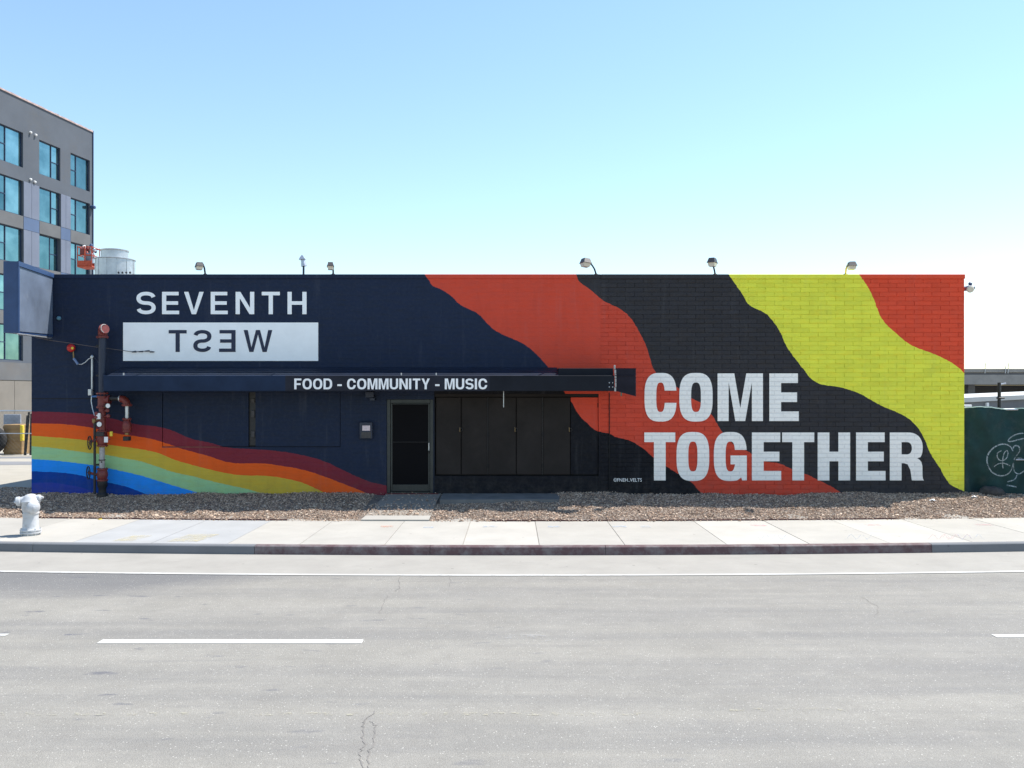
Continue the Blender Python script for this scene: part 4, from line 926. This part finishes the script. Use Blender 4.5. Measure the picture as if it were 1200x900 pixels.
# round roof ventilator
t = thing('roof_ventilator', 'round two-tier galvanised ventilator drum on the roof behind the parapet', 'ventilator', (-9.93, 21.35, 5.0))
cx_, cy_ = -9.93, 21.35
MB().lathe([(.455, 0), (.455, 1.10)], (cx_, cy_, 5.0), (0, 0, 1), 40).build('lower_drum', M['galv'], t, True)
MB().lathe([(.47, 0), (.478, .008), (.478, .022), (.46, .03)], (cx_, cy_, 6.10), (0, 0, 1), 40).build('lower_rim', M['galv'], t, True)
MB().lathe([(.315, 0), (.315, .185)], (cx_-.01, cy_, 6.13), (0, 0, 1), 36).build('upper_drum', M['galv'], t, True)
MB().lathe([(.325, 0), (.332, .01), (.332, .035), (.20, .06), (.02, .07)], (cx_-.01, cy_, 6.315), (0, 0, 1), 36).build('cap', M['galv'], t, True)
mb = MB()
for i in range(12): a = i*math.pi/6; mb.box(cx_+.457*math.cos(a)-.006, cx_+.457*math.cos(a)+.006, cy_+.457*math.sin(a)-.006, cy_+.457*math.sin(a)+.006, 5.0, 6.10)
mb.build('seam_rib', M['galv'], t)
for i in range(4): MB().lathe([(.02, 0), (.028, .02), (.01, .05)], P(139+i*4.5, 320.6, YW+.2), (0, 0, 1), 8).build('bolt', M['hardware'], t)

# ------------------------------------------------------------------ white fire hydrant
HX, HY, HZ = -8.90, 15.78, .152
hy = thing('fire_hydrant', 'white fire hydrant on the pavement near the kerb', 'hydrant', (HX, HY, HZ))
H = (HX, HY, HZ)
MB().lathe([(.150, 0), (.150, .030), (.178, .034), (.178, .062), (.160, .066), (.160, .076), (.178, .08), (.178, .105), (.150, .112)], H, (0, 0, 1), 28).build('base_flange', M['hydrant'], hy, True)
mb = MB()
for i in range(8):
    a = i*math.pi/4+.2; c = Vector(H)+Vector((math.cos(a)*.160, math.sin(a)*.160, .0)); mb.tube([c, c+Vector((0, 0, .125))], .014, 6)
mb.build('bolt', M['galv'], hy)
MB().lathe([(.15, .110), (.142, .125), (.136, .16), (.130, .30), (.131, .385), (.143, .392), (.143, .415), (.136, .42), (.140, .44)], H, (0, 0, 1), 32).build('barrel', M['hydrant'], hy, True)
MB().lathe([(.140, .44), (.146, .47), (.150, .52), (.150, .58), (.160, .60), (.160, .625), (.146, .64), (.128, .69), (.095, .728), (.055, .750), (.01, .758)], H, (0, 0, 1), 32).build('head', M['hydrant'], hy, True)
d1 = Vector((.68, -.73, .02)).normalized(); c1 = Vector(H)+Vector((0, 0, .52))
MB().lathe([(.085, .06), (.085, .15), (.112, .155), (.112, .195), (.10, .215), (.06, .235), (.02, .24)], c1, d1, 24).build('pumper_cap', M['hydrant'], hy, True)
MB().lathe([(.026, .238), (.026, .268)], c1, d1, 5).build('cap_nut', M['hydrant'], hy)
d2 = Vector((-.93, -.30, -.20)).normalized(); c2 = Vector(H)+Vector((0, 0, .665))
MB().lathe([(.075, .03), (.070, .17), (.088, .175), (.088, .225), (.07, .245), (.02, .25)], c2, d2, 20).build('hose_cap', M['hydrant'], hy, True)
MB().lathe([(.02, .254), (.02, .28)], c2, d2, 5).build('cap_nut', M['hydrant'], hy)
d3 = Vector((.97, .2, .12)).normalized(); c3 = Vector(H)+Vector((0, 0, .665))
MB().lathe([(.05, .05), (.05, .12), (.060, .125), (.055, .165), (.028, .185), (.02, .215)], c3, d3, 18).build('valve_bonnet', M['hydrant'], hy, True)
pts = [c2+d2*.23+Vector((0, -.02, -.07)), c2+d2*.20+Vector((0, -.05, -.15)), c2+d2*.12+Vector((0, -.07, -.19)), Vector(H)+Vector((-.09, -.11, .40))]
MB().tube(pts, .007, 6).build('chain', M['pipe_black'], hy)

# ------------------------------------------------------------------ green-screened fence at the right
fn = thing('screened_fence', 'dark green screen fence with white graffiti right of the building', 'fence', (12.5, 20.15, .35))
def ripple(X, Z): return 20.10+.09*abs(math.sin(X*2.9+Z*.9+.4*math.sin(Z*3)))**3+.03*math.sin(X*6.3-Z*4.4)**2+.02*math.sin(X*14+Z*5+2*math.sin(X*3))+.035*abs(math.sin(X*1.3-Z*2.4+1))**4+.03*math.sin(X*4.1+Z*1.3)+.018*math.sin(X*9+Z*3.1+1)+.03*math.sin(Z*2.2+.5)+.03*(1-Z/2.4)*math.sin(X*2.2)
def topz(X): return wz(478.5)+.02*math.sin(X*3)+.008*math.sin(X*11+1)*math.sin(X*4.3)-.03*max(0, math.sin(X*4.1-2))**8-(.10 if X > 12.05 else 0)*min(1, (X-12.05)*2)
mb = MB(); nx, nz = 220, 40; vs = []; x0, x1 = 10.66, 19.0
for i in range(nx+1):
    X = x0+(x1-x0)*i/nx
    for j in range(nz+1):
        f = j/nz; Z = .33+(topz(X)-.33)*f; vs.append((X, ripple(X, Z), Z))
fs = [(i*(nz+1)+j, (i+1)*(nz+1)+j, (i+1)*(nz+1)+j+1, i*(nz+1)+j+1) for i in range(nx) for j in range(nz)]
sc_ = mb.add(vs, fs).build('screen', M['green_screen'], fn, True)
md = sc_.modifiers.new('thickness', 'SOLIDIFY'); md.thickness = .006
mb = MB(); xs = [x0+(x1-x0)*i/90 for i in range(91)]
mb.tube([(X, ripple(X, topz(X))-.006, topz(X)+.006+.012*math.sin(X*17)*math.sin(X*5)) for X in xs], .013, 6); mb.build('hem', M['screen_hem'], fn)
MB().tube([(x0-.02, 20.21, wz(480)), (x1, 20.21, wz(480))], .022, 8).build('top_rail', M['galv'], fn, True)
MB().tube([(x0, 20.21, 1.2), (x1, 20.21, 1.2)], .018, 8).build('middle_rail', M['galv'], fn, True)
for X, z1 in ((10.70, wz(476)), (12.95, wz(480)), (15.3, wz(480)), (17.6, wz(480)), (18.98, wz(480))): MB().tube([(X, 20.24, .1), (X, 20.24, z1)], .035, 10).build('post', M['pipe_black'], fn, True)
# graffiti drawn on the screen
def px(x, y): return (x-600)*.0201, EYE-(y-462)*.0201
def graf(pts, wd=.028):
    q = []
    for i in range(len(pts)-1):                      # smooth the drawn points
        p0, p1, p2, p3 = [pts[max(0, min(len(pts)-1, i+d))] for d in (-1, 0, 1, 2)]
        for k in range(6):
            t_ = k/6; q.append(tuple(.5*((2*p1[a])+(-p0[a]+p2[a])*t_+(2*p0[a]-5*p1[a]+4*p2[a]-p3[a])*t_*t_+(-p0[a]+3*p1[a]-3*p2[a]+p3[a])*t_**3) for a in (0, 1)))
    q.append(pts[-1]); W_ = []
    for x, y in q: X, Z = px(x, y); W_.append((X, Z))
    mb = MB()
    vs = []
    for i, (X, Z) in enumerate(W_):
        a, b_ = W_[max(0, i-1)], W_[min(len(W_)-1, i+1)]; dx, dz = b_[0]-a[0], b_[1]-a[1]; l = math.hypot(dx, dz) or 1
        nx_, nz_ = -dz/l*wd/2, dx/l*wd/2
        for s_ in (1, -1): vs.append((X+nx_*s_, ripple(X+nx_*s_, Z+nz_*s_)-.0075, Z+nz_*s_))
    mb.add(vs, [(2*i, 2*i+1, 2*i+3, 2*i+2) for i in range(len(W_)-1)]); mb.build('graffiti_stroke', M['graffiti'], fn)
graf([(1188, 529), (1185, 524), (1179, 521), (1172, 520.5), (1165, 524), (1160, 531), (1158, 540), (1160, 548), (1165, 554), (1172, 557.5), (1180, 557), (1186, 552), (1188.5, 543)])
graf([(1172, 528), (1168, 531), (1169, 537), (1174, 540), (1179, 537), (1181, 531), (1179.5, 528), (1176, 531), (1175, 540), (1176, 549)], .022)
graf([(1166, 547), (1171, 543.5), (1177, 543), (1184, 546)], .022)
graf([(1188, 526), (1191, 522.5), (1196, 523.5), (1197.5, 529), (1193, 535), (1189.5, 538.5), (1196, 537.5), (1203, 538)], .030)
graf([(1203, 508), (1195, 509), (1186, 512), (1180.5, 516), (1184, 517.5), (1192, 516.5), (1203, 514)], .026)
graf([(1189, 542), (1192, 553), (1199, 556), (1206, 552)], .024); graf([(1195, 557), (1191, 562), (1183, 565)], .024); graf([(1182, 569), (1188, 570), (1193, 571)], .028)
graf([(1205, 520), (1210, 530), (1216, 520), (1222, 535)], .03)
pl = MB(); v_ = P(1171, 480, 20.4); pl.tube([(v_.x, 20.4, .2), (v_.x, 20.4, wz(450.5)+.05)], .038, 10)
po = thing('fence_pole', 'dark metal pole standing up behind the green screen fence', 'pole', (v_.x, 20.4, .3)); pl.build('shaft', M['pipe_black'], po, True)
MB().tube([(v_.x+.02, 20.4, wz(450.3)), (v_.x+.14, 20.36, wz(449)+.0)], .018, 8).build('top_arm', M['galv'], po)
MB().bbox(v_.x-.05, v_.x+.10, 20.33, 20.45, wz(467.5), wz(465.5), .01).build('clamp', M['hardware'], po)
# dusty tarp roll at the fence's foot
sk = MB(); pts = []
for i in range(9): f = i/8; pts.append((10.95+.62*f, 19.98+.03*math.sin(f*9), .44+.03*math.sin(f*5)))
o = sk.tube(pts, [.03, .10, .14, .12, .15, .13, .14, .10, .03], 10).build('tarp_bundle', M['sack'], None, True); tag(o, 'dusty dark bundle lying at the foot of the green fence', 'bundle')
def litter(name, x, y, Y, s_, mat, label):
    c = P(x, y, Y); c.z = bed_z(c.x, Y)+s_*.35; n = 9; mb = MB(); vs = []
    for i in range(n):
        for j in range(n):
            a, b_ = i/(n-1)-.5, j/(n-1)-.5; vs.append((c.x+a*s_*2, c.y+b_*s_*1.4, c.z+s_*.35*math.sin(a*9+j*.7)*math.cos(b_*8+i*.4)))
    mb.add(vs, [(i*n+j, (i+1)*n+j, (i+1)*n+j+1, i*n+j+1) for i in range(n-1) for j in range(n-1)])
    o = mb.build(name, M[mat], None, True); m_ = o.modifiers.new('t', 'SOLIDIFY'); m_.thickness = .004; tag(o, label, 'litter')
litter('crumpled_paper', 1092.5, 585, 19.2, .07, 'white_plastic', 'crumpled white paper on the mulch below the yellow band')
litter('crumpled_paper', 1141, 578, 19.6, .06, 'white_plastic', 'small white scrap beside the dark bundle at the fence')
litter('crumpled_paper', 117, 606.5, 17.7, .04, 'yellow', 'tiny yellow scrap at the mulch edge below the rainbow')
litter('dark_rag', 685, 594, 18.6, .07, 'sack', 'small dark scrap on the mulch right of the lockers')
litter('dark_rag', 712, 594, 18.6, .07, 'sack', 'small dark scrap on the mulch below the mural signature')

# ------------------------------------------------------------------ tall building behind, at the left
PF = Vector((-30.0, 61.0)); dirn = Vector((-1.4, -8.6)).normalized(); nout = Vector((-dirn.y, dirn.x)); nout = nout if nout.x > 0 else -nout
def u_of(x):                                        # distance along the facade from its far corner, for a photograph column
    k = (x-600)/1000; den = dirn.x-k*dirn.y; return (k*PF.y-PF.x)/den
def dep(u): return PF.y+dirn.y*u
def zf_(x, y): return EYE-(y-462)/1000*dep(u_of(x))
tb = thing('apartment_building', 'tall grey and blue panelled building with big teal windows behind at the left', 'building', (-31, 55, .3))
def fp(u, d, z): p = PF+dirn*u+nout*d; return Vector((p.x, p.y, z))
def fbox(mb, u0, u1, d0, d1, z0, z1):
    vs = [fp(u, d, z) for z in (z0, z1) for u, d in ((u0, d0), (u1, d0), (u1, d1), (u0, d1))]
    return mb.add(vs, [(3,2,1,0),(4,5,6,7),(0,1,5,4),(1,2,6,5),(2,3,7,6),(3,0,4,7)])
M['facade'] = pm('facade_stucco', (.086, .099, .120), .85, .10, .5, .1, 20, dirt=(.10, .095, .09), dirt_amt=.5, dscale=.35)
M['facade_blue'] = pm('facade_blue_panel', (.15, .17, .225), .6, .10, .5)
M['facade_blue2'] = pm('facade_dark_blue_panel', (.085, .125, .215), .6, .10, .5)
M['facade_conc'] = pm('facade_concrete_band', (.125, .128, .133), .85, .15, .6, dirt=(.15, .125, .105), dirt_amt=.5, dscale=.5)
M['facade_base'] = pm('facade_beige_base', (.20, .18, .155), .8, .08, .8, dirt=(.15, .125, .10), dirt_amt=.5, dscale=1)
M['win_frame'] = pm('navy_window_frame', (.018, .032, .075), .5, .1)
M['parapet'] = pm('pale_parapet_edge', (.42, .32, .30), .8, .3, 3)
mg, tg, bg_ = newmat('teal_window_glass'); Ng = NT(tg)
oi_ = Ng.n('ShaderNodeObjectInfo'); Ng.l(Ng.mix(1.0, Ng.mix(Ng.ramp(Ng.noise(Ng.pos(), .7, 4), .35, .65), (.13, .27, .31), (.24, .42, .46)), Ng.mix(oi_.outputs['Random'], (.42, .50, .52), (1.2, 1.15, 1.1)), 'MULTIPLY'), bg_.inputs['Base Color']); bg_.inputs['Metallic'].default_value = .85; bg_.inputs['Roughness'].default_value = .04
Ng.bump(Ng.noise(Ng.pos(), .9, 2), .04, .05, bg_); M['win_glass'] = mg
ROOF = zf_(108, 155); ST = 3.07
ucol = [(u_of(105.3), u_of(82.7), 'R'), (u_of(70.7), u_of(46.0), 'L'), (u_of(27.0), u_of(-2.5), 'R')]
ucol += [(ucol[2][1]+1.55, ucol[2][1]+3.6, 'L'), (ucol[2][1]+5.1, ucol[2][1]+7.3, 'R')]
zt1 = zf_(46, 163.5); WH = zt1-zf_(45.3, 203.2)
rows_ = [(zt1-ST*i-WH, zt1-ST*i) for i in range(5)]
UE = ucol[-1][1]+1.5
class FW:                                           # facade wall with openings, in facade coordinates
    pass
holes_f = [(a, b_, z0, z1) for a, b_, k_ in ucol for z0, z1 in rows_]
mbw = MB(); us = sorted({0, UE, *[v for h in holes_f for v in h[:2]]}); zs = sorted({zf_(40, 446), ROOF, *[v for h in holes_f for v in h[2:]]})
for i in range(len(us)-1):
    for j in range(len(zs)-1):
        uc, zc = (us[i]+us[i+1])/2, (zs[j]+zs[j+1])/2
        if any(h[0] < uc < h[1] and h[2] < zc < h[3] for h in holes_f): continue
        fbox(mbw, us[i], us[i+1], -.32, 0, zs[j], zs[j+1])
mbw.build('wall', M['facade'], tb)
fbox(MB(), .02, UE, -14, -.325, .2, ROOF-.3).build('core', M['bridge_dark'], tb)
mb = MB(); n = 60
for i in range(n): fbox(mb, UE*i/n, UE*(i+1)/n, -.35, .06, ROOF, ROOF+.10+random.uniform(-.015, .03))
mb.build('parapet_edge', M['parapet'], tb)
fbox(MB(), -.08, 0, -.35, .05, 2, ROOF+.12).build('corner_trim', M['win_frame'], tb)
fbox(MB(), 0, UE, -.32, -.02, .2, zf_(40, 446)).build('base_wall', M['facade_base'], tb)
zb_ = zf_(20, 446)
for i in range(7): fbox(MB(), UE*i/7, UE*(i+1)/7-.03, -.018, .03, .35, zb_-.02).build('base_panel', M['facade_base'], tb)
fbox(MB(), 0, UE, .001, .05, zb_+.02, zf_(20, 425)).build('band', M['facade_conc'], tb)
for r_ in (1, 2, 3):                                # blue panels between the windows and concrete spandrels
    z0, z1 = rows_[r_]
    gaps = [(ucol[i][1]+.03, ucol[i+1][0]-.03) for i in range(4)]
    for gu0, gu1 in gaps:
        m_ = (gu0+gu1)/2
        fbox(MB(), gu0, m_-.012, .002, .035, z0, z1).build('panel', M['facade_blue'], tb); fbox(MB(), m_+.012, gu1, .002, .035, z0, z1).build('panel', M['facade_blue'], tb)
        fbox(MB(), gu0, gu1, .002, .030, rows_[r_+1][1]+.02, z0-.02).build('panel', M['facade_blue2'], tb)
    for a, b_, k_ in ucol: fbox(MB(), a, b_, .002, .026, rows_[r_+1][1]+.02, z0-.02).build('spandrel', M['facade_conc'], tb)
for r_, (z0, z1) in enumerate(rows_):
    for a, b_, k_ in ucol:
        fr = MB(); f_ = .055; d0, d1 = -.20, -.12
        deep = (r_ == 2 and k_ == 'L' and a < 8)
        if deep: d0, d1 = -.28, -.22
        msplit = a+(b_-a)*(.37 if k_ == 'L' else .65); lo, hi = (a, msplit) if k_ == 'L' else (msplit, b_)
        zm = (z0+z1)/2
        for q in ((a, a+f_, z0, z1), (b_-f_, b_, z0, z1), (a+f_, b_-f_, z0, z0+f_), (a+f_, b_-f_, z1-f_, z1), (msplit-f_/2, msplit+f_/2, z0+f_, z1-f_)): fbox(fr, q[0], q[1], d0, d1, q[2], q[3])
        s0, s1 = (a+f_, msplit-f_/2) if k_ == 'L' else (msplit+f_/2, b_-f_)
        fbox(fr, s0, s1, d0, d1, zm-f_/2, zm+f_/2)
        wn_ = fr.build('window', M['win_frame'], tb)
        bg0, bg1 = (msplit+f_/2, b_-f_) if k_ == 'L' else (a+f_, msplit-f_/2)
        for q in ((bg0, bg1, z0+f_, z1-f_), (s0, s1, z0+f_, zm-f_/2), (s0, s1, zm+f_/2, z1-f_)): fbox(MB(), q[0], q[1], d0+.02, d0+.035, q[2], q[3]).build('pane', M['win_glass'], wn_)
for x, y in ((35, 155), (41, 158), (35, 210), (40, 213)):
    c = fp(u_of(x), .0, zf_(x, y)); MB().lathe([(.07, 0), (.08, .03), (.07, .12), (.035, .15)], c, (nout.x, nout.y, -.25), 12).build('vent_cap', M['white_plastic'], tb, True)
MB().bbox(*[v for p_ in ((-30.05, -29.72), (60.7, 61.0)) for v in p_], zf_(108, 245), zf_(108, 241.5), .05).build('wall_light', M['sign_edge'], tb)
# orange aerial work platform
YL = 50.0; c = P(104, 315, YL); lf = thing('aerial_lift', 'orange aerial work platform basket raised beside the tall building', 'lift', (c.x, YL, .3))
fx0, fx1 = P(95.3, 0, YL).x, P(112.5, 0, YL).x; z0 = P(0, 314.5, YL).z; z1 = P(0, 291, YL).z
MB().bbox(fx0, fx1, YL-.5, YL+.5, z0, z0+.10, .02).build('floor', M['orange'], lf)
for Y in (YL-.5, YL+.47): MB().box(fx0+.02, fx1-.02, Y, Y+.03, z0+.1, z0+.38).build('kick_board', M['orange'], lf)
for z in (z0+.70, z1):
    for Y in (YL-.48, YL+.48): MB().tube([(fx0, Y, z), (fx1, Y, z)], .028, 8).build('rail', M['orange'], lf)
    for X in (fx0+.02, fx1-.02): MB().tube([(X, YL-.48, z), (X, YL+.48, z)], .028, 8).build('rail', M['orange'], lf)
for X in (fx0+.02, (fx0+fx1)/2, fx1-.02):
    for Y in (YL-.48, YL+.48): MB().tube([(X, Y, z0+.05), (X, Y, z1+.06)], .028, 8).build('post', M['orange'], lf)
MB().bbox(fx0+.12, fx0+.42, YL-.44, YL-.14, z0+.72, z0+1.12, .03).build('control_box', M['red_pipe'], lf)
MB().bbox(fx0+.45, fx1-.08, YL-.40, YL-.10, z0+.25, z0+.85, .03).build('tool_bin', M['galv_blue'], lf)
for i, (x, y, m_, r_) in enumerate(((98.6, 289.5, 'white_plastic', .11), (103, 291, 'red_pipe', .13), (107, 287.5, 'sign_edge', .10), (110.5, 293, 'galv', .10), (101, 297, 'orange', .14), (108, 299.5, 'orange', .15), (112, 295, 'sign_edge', .08))):
    MB().lathe([(r_*.5, -r_), (r_, -r_*.5), (r_*.9, r_*.4), (r_*.3, r_)], P(x, y, YL-.2+.08*i), (.3, .2, 1), 9).build('load', M[m_], lf, True)
MB().tube([(c.x+.1, YL+.55, z0+.2), (c.x+.4, YL+.9, z0-1.2), (c.x+2.5, YL+4, 3.2), (c.x+3.4, YL+5.5, 2.4)], [.10, .12, .16, .2], 10).build('boom', M['orange'], lf)
MB().bbox(c.x+2.2, c.x+4.8, YL+4.4, YL+7, .9, 2.2, .15).build('chassis', M['orange'], lf)
for X in (c.x+2.1, c.x+4.5):
    for Y in (YL+4.9, YL+6.5): MB().lathe([(.3, 0), (.42, .05), (.42, .3), (.3, .35)], (X, Y, .74), (1, 0, 0), 20).build('wheel', M['tyre'], lf, True)

# ------------------------------------------------------------------ yard behind the lot at the left
YF = 33.6
cf_ = thing('chain_link_fence', 'grey chain link fence across the yard left of the building', 'fence', (-19, YF, .3))
def pz(y): return EYE-(y-462)/1000*YF
zt_ = pz(481.5)
MB().tube([(-32, YF, zt_), (-12.5, YF, zt_)], .030, 8).build('top_rail', M['galv'], cf_, True)
MB().tube([(-32, YF, pz(508)), (-12.5, YF, pz(508))], .018, 8).build('middle_rail', M['galv'], cf_, True)
for X in (-31.5, -28.5, -25.5, -22.5, -18.2, -15.5, -13.5): MB().tube([(X, YF, .2), (X, YF, zt_+.02)], .032, 8).build('post', M['galv'], cf_, True)
mb = MB(); h = zt_-.35; x = -32-h
while x < -12.5:
    for sg in (1, -1):
        a, b_ = (x, x+h) if sg > 0 else (x+h, x); q0, q1 = Vector((a, YF-.006*sg, .35)), Vector((b_, YF-.006*sg, zt_)); mb.tube([q0, q1], .0022, 3, False)
    x += .16
o = mb.build('chain_mesh', pm('dull_fence_wire', (.16, .16, .16), .9, .1, spec=.05), cf_); o['kind'] = 'stuff'
# things stored behind the fence
c0, c1 = P(4, 533, 34.6), P(25.5, 497.5, 34.6)
cr = thing('plywood_crate', 'tan plywood crate behind the chain link fence', 'crate', (c0.x, 34.6, .3))
MB().bbox(c0.x, c1.x, 34.6, 35.4, .31, c1.z, .02).build('box', M['plywood'], cr)
for z in (.45, (c1.z+.3)/2, c1.z-.12): MB().box(c0.x-.01, c1.x+.01, 34.57, 34.598, z-.05, z+.05).build('batten', M['plywood'], cr)
p0 = P(26.3, 500, 34.4); o = MB().bbox(p0.x-.05, p0.x+.06, 34.3, 34.45, pz(518), pz(499), .02).build('yellow_hydraulic_jack', M['yellow']); tag(o, 'small yellow upright machine part beside the plywood crate', 'machine part')
tr_ = P(1.5, 533, 34.3); ty = thing('stacked_tyre', 'large black tyre leaning behind the fence at the picture edge', 'tyre', (tr_.x-.25, 34.3, .3))
MB().torus((tr_.x-.42, 34.35, .30+.60), (.15, -1, .1), .42, .16, 28, 10).build('tread', M['tyre'], ty, True)
MB().lathe([(.28, -.06), (.30, 0), (.28, .06)], (tr_.x-.42, 34.35, .90), (.15, -1, .1), 20).build('rim', M['hardware'], ty)
for i, (x, y0, m_, w_) in enumerate(((29.2, 487, 'pipe_black', .028), (31.5, 483, 'hardware', .04), (34.2, 485, 'pipe_black', .038), (36.6, 482, 'hardware', .04))):
    q = P(x, y0, 34.2); o = MB().tube([(q.x+random.uniform(-.06, .06), 34.2, .3), (q.x, 34.35, EYE-(y0-462)*.0342)], w_, 8).build('leaning_pole', M[m_], None, True)
    tag(o, ['thin black pole next to the yellow machine part', 'dark grey pole second from the plywood crate', 'stout black pole third from the plywood crate', 'dark pole closest to the mural wall behind the fence'][i], 'pole', 'dark poles leaning behind the chain link fence')
o = MB().bbox(P(4, 0, 35.6).x, P(24, 0, 35.6).x, 35.6, 35.66, pz(502), pz(487), .01).build('sheet_board', pm('pale_blue_board', (.30, .33, .38), .7, .2, 4)); tag(o, 'pale bluish board standing behind the plywood crate', 'board')
o = MB().bbox(P(32.5, 0, 35).x, P(35.5, 0, 35).x, 38, 38.1, EYE-(468-462)*.038, EYE-(461-462)*.038, .01).build('utility_plate', M['white_plastic']); tag(o, 'small white plate on the beige wall left of the mural', 'plate')

# ------------------------------------------------------------------ elevated roads at the right
ov = thing('overpass', 'grey concrete elevated road crossing behind the fence at the right', 'bridge', (110, 150, .3)); YO = 150
def oz(y): return EYE-(y-462)/1000*YO
mb = MB(); mb.box(60, 190, YO, YO+.4, oz(436), oz(432.2)); mb.build('parapet', M['grey_concrete'], ov)
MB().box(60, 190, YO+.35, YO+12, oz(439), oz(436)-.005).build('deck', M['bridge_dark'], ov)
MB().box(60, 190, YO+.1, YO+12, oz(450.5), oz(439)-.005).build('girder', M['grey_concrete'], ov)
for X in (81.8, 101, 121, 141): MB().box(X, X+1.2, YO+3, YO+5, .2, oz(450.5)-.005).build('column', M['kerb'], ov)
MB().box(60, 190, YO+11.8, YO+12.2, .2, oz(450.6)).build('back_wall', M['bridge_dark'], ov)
for x in (1154.2, 1178, 1181.2, 1206):
    q = P(x, 438, YO-.1); MB().tube([(q.x, YO-.1, oz(437.5)), (q.x+.08, YO-.1, oz(425.5 if x != 1178 else 429))], .075, 6).build('sign_post', M['galv'], ov)
rp = thing('ramp', 'pale sunlit concrete ramp rising below the elevated road', 'bridge', (60, 95, .3)); YR = 95
def rzz(y): return EYE-(y-462)/1000*YR
xr = lambda x: (x-600)/1000*YR
x0, x1 = xr(1110), xr(1330)
sl_ = lambda X: (X-xr(1131))/(xr(1200)-xr(1131))
def rq(X, ya, yb): return rzz(ya+(yb-ya)*sl_(X))
mb = MB(); d = 7.0
mb.add([(x0, YR, rq(x0, 471.5, 468)), (x1, YR, rq(x1, 471.5, 468)), (x1, YR, rq(x1, 466, 463)), (x0, YR, rq(x0, 466, 463)), (x0, YR+d, rq(x0, 466, 463)+.25), (x1, YR+d, rq(x1, 466, 463)+.25), (x1, YR+d, .3), (x0, YR+d, .3)],
       [(0,1,2,3),(3,2,5,4),(4,5,6,7)]); mb.build('deck', M['white_ramp'], rp)
mb = MB(); mb.add([(x0, YR+.3, .2), (x1, YR+.3, .2), (x1, YR+.3, rq(x1, 471.6, 468.1)), (x0, YR+.3, rq(x0, 471.6, 468.1)), (x0, YR+d-.02, .2), (x1, YR+d-.02, .2), (x1, YR+d-.02, rq(x1, 471.6, 468.1)), (x0, YR+d-.02, rq(x0, 471.6, 468.1))],
       [(0,1,2,3),(0,3,7,4),(1,5,6,2),(3,2,6,7)]); mb.build('side_wall', pm('ramp_side', (.16, .165, .175), .85, .2, .4), rp)
q = P(1158, 474, YR-.1); MB().box(q.x-.12, q.x+.12, YR-.06, YR+.29, q.z-.2, q.z+.2).build('plate', M['white_plastic'], rp)
q0, q1 = P(1126, 475.5, 60), P(1139, 475.5, 60); o = MB().bbox(q0.x, q1.x, 60, 60.3, q0.z-.07, q0.z+.07, .02).build('guard_rail', M['white_plastic'])
tag(o, 'short white rail seen over the fence next to the wall corner', 'rail')
MB().box((q0.x+q1.x)/2, (q0.x+q1.x)/2+.1, 60.06, 60.2, .2, q0.z-.071).build('rail_post', M['galv'], o)
